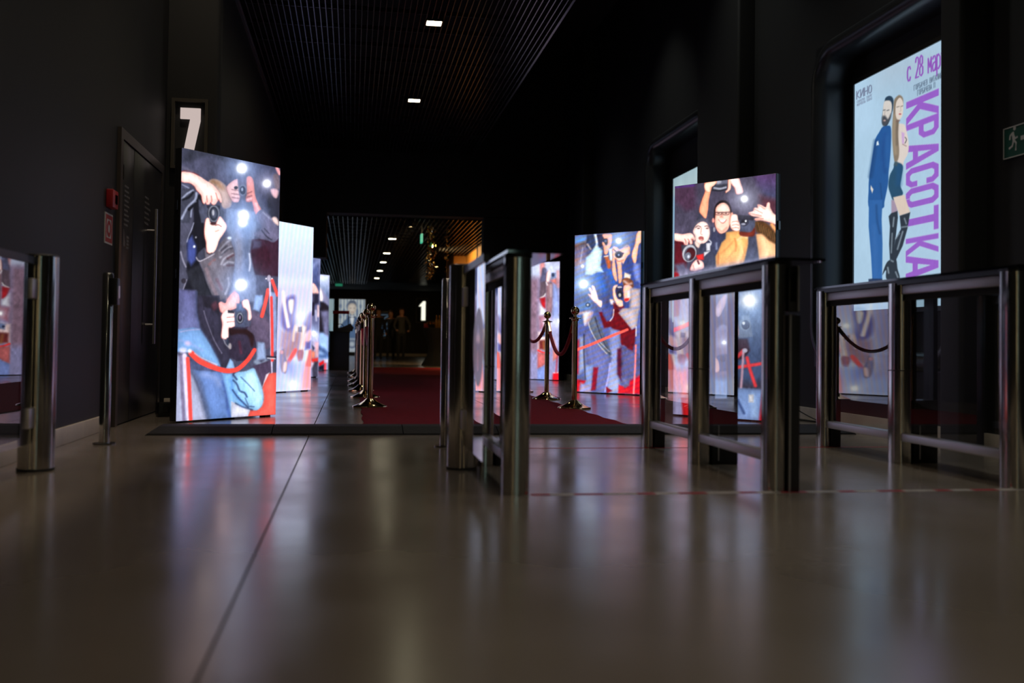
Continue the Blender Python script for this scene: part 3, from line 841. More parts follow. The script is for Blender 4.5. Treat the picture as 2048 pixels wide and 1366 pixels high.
    p.blob([(740, 1160), (860, 1140), (870, 1280), (760, 1300)], (66, 78, 116), 3); p.ell(805, 1180, 30, 32, (40, 44, 66)); p.skin([(715, 1170), (760, 1200), (770, 1300), (720, 1310)], (234, 188, 184), (160, 80, 86))
    p.line([(600, 1040), (660, 1150)], 60, (196, 66, 70), 6, .8)
    p.S(1290, 740, k2)
    p.poly([(300, -60), (470, -80), (470, 560), (300, 520)], (176, 168, 212), 12)
    p.poly([(330, 40), (460, 20), (460, 330), (380, 300)], (250, 120, 116), 16)
    p.poly([(385, 320), (480, 300), (480, 600), (400, 520)], (226, 26, 32), 5)
    p.poly([(560, 120), (880, 130), (880, 620), (560, 620)], (140, 160, 206), 12)
    p.poly([(920, 220), (1210, 240), (1180, 560), (930, 560)], (142, 170, 228), 5)
    p.line([(950, 350), (1010, 480)], 26, (66, 86, 140), 4); p.line([(1100, 300), (1120, 500)], 60, (170, 196, 240), 8, .7)
    p.poly([(1060, 290), (1110, 290), (1110, 370), (1060, 370)], (236, 232, 240), 3)
    p.poly([(1200, 260), (1420, 240), (1420, 600), (1160, 580)], (214, 20, 30), 6)
    p.S(1340, 340, k); p.flash(1325, 535, 70, 3.6, (200, 205, 235))
    p.S(1290, 500, k2); p.flash(1080, 570, 95, 4.2, (165, 195, 245), 1.2, .85); p.flash(820, 1010, 30, 3.0, (200, 205, 240), 1)
    p.grain(.055, 5)
    p.scan(.035)
    return p

def pic_right_second():
    p = Pic(150, 350, [(1149.5, 472), (1283, 462.5), (1279, 792), (1147, 786)], (82, 92, 140))
    p.patches(40, .2, 20, 14, 9)
    k = 8.0375
    p.S(1140, 455, k)
    p.poly([(70, 130), (300, 130), (280, 500), (240, 770), (60, 760)], (120, 108, 140), 12)
    p.blob([(80, 180), (260, 140), (220, 300), (90, 260)], (100, 150, 220), 12); p.line([(90, 320), (220, 270), (330, 300)], 60, (104, 62, 40), 8, .8)
    p.poly([(270, 130), (430, 120), (430, 280), (330, 380), (260, 330)], (52, 62, 96), 4)
    p.line([(100, 560), (170, 600)], 110, (170, 104, 84), 10, .7); p.line([(200, 340), (180, 470), (160, 590)], 20, (190, 190, 215), 3, .7); p.line([(280, 280), (330, 360)], 20, (210, 190, 190), 4)
    p.poly([(560, 330), (1100, 250), (1150, 700), (1140, 1366), (540, 1366), (500, 800)], (58, 72, 138), 14)
    p.poly([(460, 740), (680, 640), (760, 900), (660, 1200), (480, 1000), (360, 800)], (52, 96, 186), 14); p.line([(560, 780), (640, 1000), (600, 1200)], 80, (92, 70, 80), 12, .6)
    p.poly([(420, 280), (520, 380), (500, 560), (490, 640), (540, 735), (440, 735), (350, 785), (245, 775), (255, 500), (330, 430)], (208, 236, 252), 3)
    p.poly([(380, 110), (430, 110), (450, 250), (430, 330)], (226, 236, 250), 3)
    p.poly([(430, 120), (540, 120), (620, 200), (600, 290), (470, 330)], (44, 42, 74), 3); p.ell(580, 235, 44, 50, (26, 24, 40)); p.ell(572, 228, 20, 22, (92, 92, 120))
    p.skin([(530, 120), (650, 110), (680, 160), (660, 300), (620, 380), (600, 440), (560, 440), (540, 330), (520, 250), (545, 250), (580, 300), (610, 260), (600, 190), (550, 180)], (240, 176, 150), (180, 80, 50))
    p.poly([(550, 490), (610, 480), (660, 560), (660, 680), (610, 680), (580, 560)], (196, 96, 52), 4); p.line([(555, 480), (610, 470)], 20, (246, 220, 200), 2)
    p.poly([(620, 360), (680, 340), (690, 560), (640, 540)], (220, 232, 246), 3)
    p.skin([(690, 330), (740, 320), (800, 360), (870, 330), (950, 330), (960, 420), (930, 470), (900, 520), (860, 600), (830, 580), (840, 840), (800, 920), (780, 840), (760, 600), (720, 520), (760, 860), (720, 850), (680, 700), (690, 500)], (246, 196, 168), (170, 80, 66))
    p.line([(870, 330), (930, 300), (962, 360), (955, 440)], 22, (226, 160, 120), 3)
    p.ell(788, 450, 66, 60, (74, 70, 92)); p.ell(788, 455, 46, 44, (36, 34, 48)); p.ell(785, 455, 16, 18, (150, 150, 170)); p.ell(845, 432, 26, 14, (60, 30, 40)); p.line([(700, 360), (740, 400)], 14, (60, 40, 60), 2)
    p.line([(740, 520), (780, 560), (860, 540)], 16, (170, 90, 90), 2, .7)
    p.skin([(1110, 60), (1150, 60), (1145, 240), (1110, 290), (1080, 480), (1060, 590), (1030, 580), (1000, 450), (1050, 280), (1075, 130)], (246, 192, 160), (190, 90, 60))
    p.poly([(1030, 590), (1120, 600), (1130, 900), (1060, 880), (1020, 700)], (120, 136, 210), 4)
    p.poly([(880, 740), (980, 780), (970, 850), (870, 830)], (250, 230, 214), 3)
    p.blob([(840, 860), (920, 830), (1010, 880), (1020, 980), (960, 1010), (870, 960)], (128, 72, 50), 3); p.line([(870, 880), (940, 930), (990, 920)], 30, (226, 190, 180), 4, .8)
    p.skin([(870, 960), (980, 960), (1000, 1060), (970, 1180), (900, 1220), (870, 1150)], (246, 190, 168), (170, 60, 54))
    p.poly([(930, 1050), (970, 1040), (975, 1140), (930, 1150)], (210, 225, 246), 3); p.blob([(880, 1170), (950, 1160), (940, 1200), (890, 1210)], (200, 40, 46), 2)
    p.poly([(970, 980), (1130, 1020), (1130, 1366), (960, 1366)], (190, 172, 180), 5)
    p.poly([(740, 960), (850, 960), (860, 1160), (790, 1180), (740, 1100)], (50, 48, 80), 3); p.ell(805, 1090, 44, 56, (38, 36, 54)); p.ell(802, 1110, 22, 30, (176, 172, 160)); p.ell(800, 980, 40, 16, (180, 180, 205))
    p.skin([(690, 1000), (720, 950), (770, 950), (730, 1020), (760, 1160), (840, 1200), (850, 1290), (790, 1300), (740, 1240), (700, 1140)], (248, 204, 180), (176, 84, 70))
    p.blob([(640, 1180), (700, 1190), (710, 1250), (660, 1260)], (240, 220, 226), 3)
    p.poly([(700, 1230), (790, 1310), (870, 1290), (880, 1366), (700, 1366)], (120, 20, 26), 4)
    p.skin([(290, 1090), (340, 1100), (300, 1000), (330, 990), (370, 1050), (350, 960), (390, 970), (430, 1080), (460, 1180), (515, 1210), (500, 1310), (420, 1240), (350, 1180)], (252, 226, 220), (190, 130, 140))
    p.poly([(120, 1280), (330, 1180), (360, 1366), (110, 1366)], (100, 130, 184), 8); p.ell(290, 1270, 40, 40, (64, 84, 120)); p.ell(285, 1268, 16, 18, (190, 200, 220))
    k = 7.5875
    p.S(1140, 620, k)
    p.poly([(80, 60), (1070, 0), (1070, 1000), (60, 1000)], (86, 96, 160), 10)
    p.poly([(440, 60), (720, 0), (780, 60), (940, 320), (1000, 300), (980, 560), (780, 560), (720, 400), (620, 280), (520, 300)], (116, 14, 26), 4)
    p.poly([(480, 0), (660, 0), (640, 180), (560, 200), (500, 100)], (80, 86, 150), 4); p.line([(665, 20), (655, 120), (610, 190)], 14, (236, 228, 232), 2)
    p.poly([(735, 70), (800, 0), (1050, 0), (1010, 280), (940, 320)], (196, 180, 190), 3)
    p.poly([(780, 480), (980, 380), (960, 690), (900, 730), (860, 600)], (104, 16, 30), 5)
    p.poly([(600, 300), (760, 340), (770, 560), (720, 780), (730, 1000), (760, 1200), (740, 1290), (560, 1280), (600, 800)], (134, 142, 198), 4, col2=(164, 172, 216), ax=[(600, 400), (740, 1200)])
    p.poly([(760, 560), (1060, 700), (1060, 1030), (900, 1040), (860, 1180), (780, 1150)], (96, 94, 146), 5); p.poly([(720, 620), (780, 600), (780, 1100), (720, 1000)], (90, 20, 46), 5)
    p.poly([(220, 320), (460, 540), (640, 760), (620, 820), (560, 1270), (370, 1260), (330, 900), (220, 820)], (112, 116, 176), 4)
    p.poly([(200, 860), (360, 860), (340, 1240), (250, 1250)], (136, 152, 206), 4)
    p.poly([(270, 180), (380, 100), (460, 260), (560, 500), (640, 700), (600, 730), (430, 540), (300, 310)], (100, 108, 130), 4); p.line([(280, 200), (310, 320), (430, 540), (560, 690)], 14, (196, 192, 196), 2); p.line([(380, 140), (470, 420), (610, 700)], 14, (52, 50, 76), 2); p.line([(460, 520), (600, 660)], 10, (190, 188, 196), 2)
    p.blob([(100, 80), (330, 40), (320, 140), (240, 260), (180, 160)], (212, 180, 196), 5); p.poly([(190, 60), (310, 50), (225, 260)], (236, 230, 240), 3)
    p.poly([(90, 100), (190, 90), (200, 250), (100, 220)], (76, 104, 160), 5)
    p.poly([(90, 480), (150, 480), (140, 1000), (85, 1000)], (172, 22, 40), 4); p.poly([(150, 440), (220, 440), (230, 900), (140, 1000)], (150, 160, 196), 8); p.line([(215, 400), (215, 700), (235, 1080)], 22, (60, 60, 84), 3)
    p.poly([(85, 1080), (240, 1100), (150, 1270), (80, 1270)], (212, 18, 34), 4); p.poly([(160, 1130), (330, 1180), (330, 1280), (140, 1290)], (168, 160, 206), 5)
    p.poly([(360, 900), (430, 900), (390, 1240), (325, 1250)], (150, 20, 44), 4); p.line([(610, 840), (580, 1060), (535, 1260)], 24, (170, 168, 240), 3)
    p.poly([(740, 1160), (840, 1200), (1070, 1020), (1070, 1300), (730, 1290)], (232, 30, 46), 4); p.poly([(900, 1100), (1060, 1020), (1060, 1290), (880, 1250)], (206, 16, 38), 6)
    p.poly([(780, 1040), (900, 1080), (900, 1170), (830, 1200)], (110, 110, 160), 4); p.poly([(550, 1190), (640, 1250), (560, 1290)], (150, 14, 30), 3)
    p.line([(80, 640), (300, 560), (560, 450), (870, 325)], 40, (250, 92, 82), 1.6, smooth=False)
    p.line([(1006, 280), (1003, 420)], 14, (240, 226, 230), 1.4); p.line([(1000, 560), (990, 860), (965, 1290)], 26, (248, 130, 136), 2)
    p.S(1140, 455, 8.0375); p.flash(785, 225, 50, 4.2, (170, 205, 255), 1.5, .7); p.flash(220, 930, 80, 3.0, (165, 205, 255), 1.5, .7); p.flash(200, 640, 30, 4, (150, 190, 250), .3, .5)
    X, Y = p.X, p.Y
    st = np.sin((Y * 1.0 + X * .42) * 0.62)
    p.c *= 1 + st[..., None] * np.array([.07, .0, -.10])
    p.grain(.06, 8)
    p.scan(.09, 3)
    return p

def pic_left_second():
    p = Pic(130, 330, [(512, 440), (623.5, 457), (621, 784), (503, 791)], (214, 222, 250))
    k = 7.193
    p.S(540, 430, k)
    p.poly([(-300, 60), (620, 190), (600, 900), (-300, 900)], (214, 230, 250), 20, col2=(196, 200, 244), ax=[(400, 200), (300, 1000)])
    p.S(540, 610, k)
    p.poly([(-300, -300), (600, -300), (590, 300), (-300, 400)], (206, 204, 244), 20, .9)
    p.blob([(120, 60), (200, -100), (330, -130), (340, 100), (330, 300), (290, 430), (180, 380), (120, 260)], (120, 112, 176), 8)
    p.line([(150, -180), (170, 0), (200, 160), (230, 310)], 50, (250, 232, 232), 4); p.blob([(230, -60), (310, -70), (290, 110), (250, 100)], (250, 244, 250), 4)
    p.blob([(500, 180), (600, 100), (590, 320), (500, 400), (440, 360)], (128, 116, 172), 8)
    p.line([(560, 420), (500, 560)], 90, (244, 180, 190), 8, .9)
    p.poly([(120, 380), (420, 380), (440, 700), (180, 780), (100, 600)], (176, 150, 178), 12); p.line([(380, 420), (300, 600), (180, 740)], 90, (168, 128, 140), 10, .7)
    p.blob([(320, 310), (380, 290), (400, 380), (340, 400), (320, 520), (290, 500)], (250, 226, 226), 4); p.blob([(420, 290), (500, 310), (490, 400), (470, 520), (460, 660), (410, 680), (400, 620), (430, 500), (430, 400)], (252, 230, 226), 4)
    p.poly([(380, 320), (440, 310), (440, 390), (380, 390)], (120, 116, 150), 3)
    p.line([(340, 660), (280, 760), (210, 870)], 60, (246, 96, 98), 4)
    p.blob([(370, 680), (460, 660), (450, 800), (390, 820)], (180, 120, 140), 5); p.poly([(500, 540), (580, 520), (580, 640), (490, 650)], (106, 100, 168), 6)
    p.poly([(500, 670), (560, 660), (560, 850), (500, 850)], (246, 240, 248), 3)
    p.poly([(480, 860), (600, 840), (600, 1250), (420, 1260), (400, 1050)], (248, 150, 160), 14); p.poly([(550, 660), (600, 640), (600, 900), (500, 900)], (250, 120, 118), 5)
    p.poly([(230, 860), (430, 820), (480, 900), (420, 1260), (-200, 1290), (-200, 1000)], (184, 196, 246), 14); p.line([(250, 880), (300, 1050)], 120, (140, 150, 224), 14, .7)
    p.blob([(100, 700), (160, 640), (180, 740), (220, 860), (200, 1000), (130, 980), (100, 850)], (150, 140, 176), 5); p.blob([(160, 850), (210, 840), (200, 960), (150, 980)], (250, 214, 218), 3); p.ell(130, 690, 26, 32, (238, 170, 180))
    p.poly([(-250, -200), (80, -200), (80, 1000), (-250, 1000)], (170, 160, 205), 20, .7)
    p.flash(420, 165, 55, 3.0, (220, 230, 255), .6, .6); p.flash(310, 1180, 60, 3.0, (226, 230, 255), .6, .6)
    p.S(540, 430, k); p.boost = 0
    X, Y = p.X, p.Y
    st = np.sin((X * 1.0 + Y * .12) * .75)
    p.c *= 1 + st[..., None] * np.array([.05, .0, -.07])
    p.grain(.02, 9)
    p.scan(.03)
    return p

def pic_right_third():
    p = Pic(90, 230, [(1013, 533), (1110, 526.7), (1109.5, 761), (1010, 757)], (150, 146, 190))
    k = 7.586
    p.S(1060, 520, k)
    p.poly([(-400, 60), (380, 50), (380, 300), (-400, 300)], (196, 202, 230), 10)
    p.blob([(60, 60), (130, 80), (120, 260), (70, 300)], (230, 150, 150), 5); p.blob([(100, 150), (170, 180), (160, 350), (60, 360), (80, 240)], (92, 92, 124), 4)
    p.poly([(60, 360), (160, 340), (160, 520), (100, 600), (50, 580)], (98, 80, 92), 4); p.line([(70, 590), (120, 570), (150, 530)], 20, (236, 226, 228), 2)
    p.poly([(50, 600), (150, 580), (150, 750), (100, 740)], (196, 30, 40), 4); p.poly([(45, 670), (150, 770), (150, 840), (45, 870)], (236, 236, 250), 4)
    p.skin([(180, 210), (215, 190), (225, 290), (200, 360), (165, 350), (165, 270)], (250, 224, 220), (190, 100, 96)); p.poly([(240, 220), (320, 215), (320, 300), (245, 310)], (128, 146, 190), 3); p.ell(270, 250, 26, 30, (58, 66, 96))
    p.poly([(225, 330), (330, 300), (330, 390), (270, 360)], (232, 130, 120), 4); p.poly([(160, 360), (280, 360), (270, 740), (220, 900), (160, 880)], (158, 118, 128), 4); p.line([(230, 400), (240, 560)], 30, (208, 190, 198), 4, .7); p.poly([(270, 380), (340, 440), (370, 600), (370, 900), (270, 900)], (150, 166, 226), 5); p.line([(350, 200), (360, 420)], 40, (226, 150, 150), 5, .8); p.line([(160, 360), (180, 400)], 14, (246, 240, 245), 2)
    p.poly([(45, 870), (220, 850), (230, 1000), (60, 1060)], (150, 60, 76), 8)
    p.poly([(-400, 300), (45, 300), (40, 1400), (-400, 1400)], (140, 110, 130), 14)
    p.S(1060, 640, 9.1)
    p.poly([(250, 0), (460, 0), (460, 500), (250, 400)], (170, 172, 214), 8)
    p.poly([(40, 230), (260, 200), (280, 500), (40, 560)], (246, 214, 212), 6); p.poly([(110, 230), (220, 200), (220, 300), (120, 320)], (110, 126, 170), 4); p.ell(140, 270, 22, 22, (40, 44, 70))
    p.poly([(60, 380), (220, 370), (250, 560), (60, 540)], (120, 40, 40), 5); p.line([(150, 420), (170, 540)], 40, (170, 120, 60), 5, .7)
    p.line([(40, 560), (140, 600), (260, 610)], 30, (246, 46, 40), 2); p.poly([(30, 600), (220, 620), (210, 790), (130, 860), (30, 900)], (206, 106, 106), 4); p.poly([(340, 320), (420, 560), (440, 680), (340, 760)], (226, 130, 120), 4)
    p.poly([(30, 900), (200, 820), (220, 1110), (30, 1110)], (136, 156, 226), 4); p.poly([(210, 700), (260, 700), (250, 1110), (190, 1110)], (130, 110, 170), 4); p.poly([(340, 780), (460, 740), (460, 960), (360, 980)], (150, 150, 200), 5)
    p.poly([(340, 980), (460, 960), (460, 1110), (330, 1110)], (236, 20, 34), 4); p.line([(350, 970), (460, 965)], 14, (246, 220, 224), 2); p.line([(430, 600), (400, 960)], 24, (190, 50, 66), 4)
    p.flash(190, 50, 40, 3, (225, 225, 250), .8, .7); p.flash(450, 30, 30, 4, (210, 220, 250), .6, .6)
    p.grain(.08, 12)
    p.scan(.05, 3)
    return p

def pic_left_third():
    p = Pic(70, 180, [(557, 512), (640.8, 519.6), (636.5, 756.6), (552, 761)], (150, 150, 190))
    k = 7.193
    p.S(540, 430, k)
    p.poly([(0, 600), (730, 640), (720, 1100), (0, 1100)], (86, 98, 146), 14, col2=(60, 70, 116), ax=[(620, 660), (660, 1050)]); p.line([(600, 760), (660, 700), (730, 670)], 40, (150, 160, 205), 10, .7)
    p.skin([(590, 1010), (640, 1020), (690, 1110), (690, 1150), (640, 1140), (610, 1180), (590, 1160)], (246, 196, 190), (190, 80, 76))
    p.poly([(590, 1150), (700, 1150), (710, 1366), (590, 1366)], (42, 40, 62), 4)
    p.S(540, 610, k)
    p.poly([(0, -100), (590, -100), (590, 700), (0, 700)], (130, 124, 160), 14)
    p.poly([(590, 0), (700, 0), (700, 420), (590, 400)], (96, 98, 140), 5); p.line([(610, 0), (600, 150)], 50, (30, 28, 44), 4); p.line([(650, 100), (660, 240)], 22, (200, 200, 225), 4); p.line([(690, 30), (690, 180)], 26, (246, 206, 206), 3)
    p.poly([(590, 400), (700, 420), (690, 640), (590, 700)], (186, 176, 215), 6); p.poly([(590, 600), (640, 640), (600, 700)], (50, 56, 88), 3); p.poly([(580, 680), (640, 700), (640, 780), (580, 800)], (240, 130, 100), 5); p.poly([(640, 560), (700, 560), (690, 760), (650, 760)], (236, 176, 186), 6)
    p.poly([(580, 800), (690, 780), (690, 850), (580, 860)], (240, 50, 46), 4); p.poly([(570, 840), (640, 860), (600, 930), (570, 930)], (226, 200, 226), 4); p.poly([(630, 840), (690, 840), (690, 1080), (600, 1080), (590, 940)], (64, 62, 82), 5)
    p.flash(620, 430, 40, 3, (180, 205, 250), .5, .7)
    p.grain(.08, 14)
    return p

def pic_left_fourth():
    p = Pic(60, 150, [(592, 548), (660, 552), (655.6, 742), (588, 745)], (150, 150, 190))
    k = 7.193
    p.S(540, 430, k)
    p.poly([(300, 850), (870, 870), (860, 1366), (300, 1366)], (206, 216, 246), 8, col2=(88, 108, 150), ax=[(780, 900), (820, 1180)])
    p.blob([(715, 1070), (760, 1130), (780, 1200), (750, 1260), (715, 1240)], (248, 230, 232), 4); p.poly([(750, 1080), (850, 1220), (850, 1320), (770, 1300)], (140, 140, 180), 5); p.poly([(715, 1260), (770, 1270), (850, 1330), (850, 1400), (715, 1400)], (26, 26, 40), 4)
    p.S(540, 610, k)
    p.poly([(700, 60), (850, 60), (840, 440), (700, 430)], (30, 30, 44), 5); p.poly([(730, 110), (845, 100), (840, 480), (780, 420)], (112, 112, 150), 6)
    p.poly([(700, 420), (760, 420), (840, 480), (840, 800), (700, 800)], (150, 184, 236), 6); p.line([(700, 640), (770, 680), (840, 740)], 60, (50, 76, 130), 6, .8); p.line([(700, 760), (800, 760)], 50, (60, 90, 150), 6, .8)
    p.poly([(690, 860), (780, 810), (780, 860), (700, 910)], (236, 22, 30), 3); p.poly([(690, 910), (780, 870), (780, 960), (690, 960)], (20, 18, 40), 4); p.poly([(778, 850), (806, 850), (806, 970), (778, 970)], (246, 60, 70), 3); p.poly([(770, 800), (840, 800), (840, 850), (780, 850)], (210, 206, 236), 4)
    p.grain(.08, 15)
    return p

def pic_poster_main(quad):
    p = Pic(330, 390, quad, (176, 208, 232))
    p.round = False
    Hm = p.Hm
    def to(u, v):
        d = Hm[2, 0] * u + Hm[2, 1] * v + 1
        return ((Hm[0, 0] * u + Hm[0, 1] * v + Hm[0, 2]) / d, (Hm[1, 0] * u + Hm[1, 1] * v + Hm[1, 2]) / d)
    Hi = np.linalg.inv(Hm)
    def fr(x, y):
        q = Hi @ np.array([x, y, 1.0])
        return q[0] / q[2], q[1] / q[2]
    p.patches(10, .04, 60, 80, 21)
    k = 8.539
    p.S(1700, 90, k)
    p.blob([(100, 1050), (300, 900), (420, 1300), (300, 1500), (100, 1500)], (186, 218, 244), 40, .7)
    p.poly([(480, 300), (1450, 100), (1450, 400), (500, 700)], (176, 196, 214), 60, .8)
    # title, reading downwards
    p.S(0, 0, 1)
    UL, UH = fr(1812, 330)[0], fr(1876, 330)[0]
    pur = (154, 98, 204)
    LET = {'К': [[(0, 0), (.3, 0), (.3, 1), (0, 1)], [(.28, .5), (.74, 0), (1.05, 0), (.55, .56), (1.05, 1), (.72, 1), (.28, .62)]],
           'Р': [[(0, 0), (.3, 0), (.3, 1), (0, 1)], [(.2, 0), (.7, 0), (.95, .13), (.95, .45), (.7, .6), (.2, .6), (.2, .45), (.6, .45), (.68, .4), (.68, .2), (.6, .14), (.2, .14)]],
           'А': [[(0, 1), (.36, 0), (.64, 0), (1, 1), (.73, 1), (.66, .78), (.62, .64), (.5, .22), (.38, .64), (.34, .78), (.27, 1)], [(.3, .62), (.7, .62), (.72, .78), (.28, .78)]],
           'С': [[(1, .36), (.72, .36), (.72, .2), (.6, .13), (.4, .13), (.3, .2), (.3, .8), (.4, .87), (.6, .87), (.72, .8), (.72, .64), (1, .64), (1, .84), (.8, 1), (.2, 1), (0, .84), (0, .16), (.2, 0), (.8, 0), (1, .16)]],
           'О': [[(0, .16), (.2, 0), (.8, 0), (1, .16), (1, .84), (.8, 1), (.5, 1), (.5, .87), (.62, .87), (.7, .8), (.7, .2), (.6, .13), (.4, .13), (.3, .2), (.3, .8), (.4, .87), (.52, .87), (.52, 1), (.2, 1), (0, .84)]],
           'Т': [[(0, 0), (1, 0), (1, .14), (.65, .14), (.65, 1), (.35, 1), (.35, .14), (0, .14)]]}
    spans = [('К', 205, 250), ('Р', 251, 290), ('А', 292, 340), ('С', 340, 378), ('О', 380, 418), ('Т', 424, 470), ('К', 478, 512), ('А', 512, 561)]
    for halo in (True, False):
        for ch, y0, y1 in spans:
            v0, v1 = fr(1812, y0)[1], fr(1812, y1)[1]
            for pl in LET[ch]:
                P = [to(UL + (1 - py) * (UH - UL) * 1.02, v0 + px * (v1 - v0)) for px, py in pl]
                p.poly(P, (222, 214, 226) if halo else pur, 3.5 if halo else 1.0, .6 if halo else 1.0)
    # date and names
    def fit(text, pxy0, pxy1, h, lw, col, al=1.0):
        u0, v0 = fr(*pxy0); u1, v1 = fr(*pxy1)
        n = len(text)
        w = (u1 - u0) / n
        for i, ch in enumerate(text):
            if ch == ' ':
                continue
            for st in GL[ch]:
                p.line([to(u0 + (i + px * .72) * w, v0 + (v1 - v0) * (i / n) + py * h) for px, py in st], lw, col, .8, al, smooth=False)
    fit('с 28 марта', (1815, 123), (1901, 85), .080, 2.7, (146, 84, 188))
    fit('ГОРБАЧЕВ ВИТАЛИЙ', (1828, 171), (1885, 144), .020, 1.0, (92, 110, 132))
    fit('ГОРБАЧЕВА П', (1835, 181), (1871, 164), .020, 1.0, (92, 110, 132))
    fit('КИНО', (1713.5, 183), (1745.5, 168), .034, 2.0, (120, 132, 160))
    fit('СИНЕМА ПАРК', (1714, 201.8), (1744.5, 187.5), .010, .8, (128, 142, 168), .9)
    fit('ФОРМУЛА КИНО', (1714, 208.2), (1744.5, 194), .010, .8, (128, 142, 168), .9)
    fit('БОЛЬШАЯ ЛЮБОВЬ', (1741, 590), (1792, 585), .018, 1.0, (84, 96, 128))
    # two figures
    suit, suit2 = (40, 92, 158), (30, 66, 116)
    p.S(1700, 250, k)
    p.blob([(560, 30), (640, 10), (700, 60), (695, 420), (660, 800), (650, 1000), (590, 1300), (560, 1420), (330, 1420), (318, 1100), (330, 880), (390, 480), (430, 250), (500, 120)], suit, 2)
    p.line([(440, 280), (400, 560), (350, 880)], 60, suit2, 8, .7); p.line([(600, 160), (560, 500), (600, 800)], 50, (34, 76, 140), 8, .7); p.line([(640, 200), (640, 700)], 40, (52, 108, 176), 10, .5); p.line([(380, 1300), (520, 1320)], 20, suit2, 3); p.line([(520, 1000), (540, 1250)], 14, suit2, 4, .7)
    p.poly([(455, 290), (480, 270), (496, 340), (450, 350)], (226, 240, 250), 2); p.poly([(355, 1030), (400, 1100), (380, 1165), (350, 1090)], (230, 222, 214), 2)
    p.S(1700, 400, 5.69)
    p.poly([(215, 0), (370, 0), (360, 220), (370, 500), (365, 920), (255, 920), (240, 640), (212, 300)], (50, 104, 172), 2); p.line([(300, 60), (310, 240), (340, 380)], 18, (34, 74, 128), 5, .8); p.line([(270, 300), (300, 900)], 50, (62, 114, 182), 8, .6); p.poly([(210, 900), (260, 895), (260, 935), (212, 935)], (52, 70, 100), 2)
    p.poly([(365, 895), (255, 895), (250, 925), (370, 925)], (40, 60, 96), 2)
    p.S(1700, 250, k)
    p.blob([(790, 0), (900, -20), (950, 40), (1000, 300), (990, 480), (920, 620), (900, 700), (800, 700), (760, 500), (780, 200)], (226, 214, 206), 2)
    p.poly([(880, 120), (930, 140), (920, 330), (890, 310)], (206, 170, 220), 3); p.line([(940, 210), (965, 250), (940, 310)], 12, (70, 70, 80), 1.5); p.line([(900, 330), (960, 360)], 12, (150, 120, 120), 2)
    p.blob([(770, 640), (900, 690), (880, 900), (862, 1040), (905, 1170), (830, 1260), (740, 1290), (690, 1180), (655, 1040), (680, 860), (740, 740)], (42, 82, 112), 2); p.line([(840, 720), (830, 1000)], 80, (34, 84, 136), 12, .6)
    p.poly([(770, 590), (820, 640), (800, 700), (750, 690)], (70, 90, 100), 4)
    p.S(1700, 400, 5.69)
    p.poly([(470, 0), (540, 0), (540, 150), (470, 160)], (168, 150, 172), 3); p.poly([(490, -30), (620, -60), (685, 140), (565, 180)], (224, 206, 192), 2)
    boot, bh = (48, 58, 70), (168, 186, 200)
    p.poly([(440, 185), (470, 150), (540, 125), (545, 200), (525, 380), (510, 500), (500, 660), (455, 680), (445, 500), (455, 300)], boot, 2); p.poly([(565, 180), (685, 140), (655, 320), (600, 520), (520, 690), (470, 690), (520, 440), (580, 330)], boot, 2)
    p.blob([(440, 690), (520, 670), (540, 780), (560, 900), (420, 905), (410, 800), (370, 850), (400, 750)], boot, 2)
    for a, b_, w in (((500, 200), (490, 300), 14), ((620, 210), (640, 270), 12), ((590, 310), (655, 300), 12), ((520, 440), (560, 380), 12), ((600, 360), (540, 560), 14), ((430, 770), (440, 830), 16), ((520, 820), (545, 880), 14), ((470, 690), (490, 700), 14), ((480, 380), (470, 600), 10)):
        p.line([a, b_], w, bh, 3, .8)
    p.S(1700, 90, k)
    p.blob([(590, 960), (620, 890), (690, 870), (740, 930), (735, 1080), (700, 1200), (640, 1366), (560, 1366), (545, 1250)], (44, 66, 88), 2)
    p.blob([(580, 980), (620, 950), (690, 960), (715, 1040), (700, 1180), (650, 1280), (590, 1330), (552, 1290), (560, 1120)], (218, 212, 206), 2)
    p.blob([(550, 1230), (600, 1210), (650, 1260), (700, 1170), (690, 1260), (620, 1366), (560, 1366)], (76, 80, 88), 4); p.ell(590, 1290, 22, 14, (188, 160, 156)); p.line([(570, 1115), (600, 1108)], 14, (96, 100, 104), 2); p.line([(630, 1120), (665, 1110)], 14, (96, 100, 104), 2); p.line([(600, 1130), (590, 1190), (610, 1200)], 8, (176, 164, 158), 2)
    p.S(1700, 90, k)
    p.blob([(750, 960), (800, 880), (850, 855), (900, 900), (910, 1000), (890, 1100), (850, 1200), (820, 1500), (840, 1800), (820, 1960), (760, 1980), (735, 1800), (720, 1500), (735, 1200)], (138, 124, 108), 2.5)
    p.line([(770, 1200), (750, 1500), (780, 1850)], 40, (176, 158, 132), 8, .7); p.line([(810, 1300), (800, 1700)], 26, (104, 94, 84), 6, .7)
    p.blob([(790, 980), (850, 900), (900, 960), (910, 1060), (895, 1200), (850, 1270), (800, 1260), (775, 1150)], (226, 214, 204), 2)
    p.line([(800, 1060), (840, 1050)], 11, (110, 104, 100), 2); p.line([(870, 1050), (900, 1040)], 11, (110, 104, 100), 2); p.line([(862, 1060), (870, 1120), (850, 1130)], 8, (190, 170, 160), 2); p.ell(855, 1180, 24, 12, (186, 90, 96)); p.line([(790, 1300), (850, 1290)], 14, (130, 100, 96), 2)
    p.grain(.012, 17, .3)
    p.c *= .97
    p.boost = 0
    return p

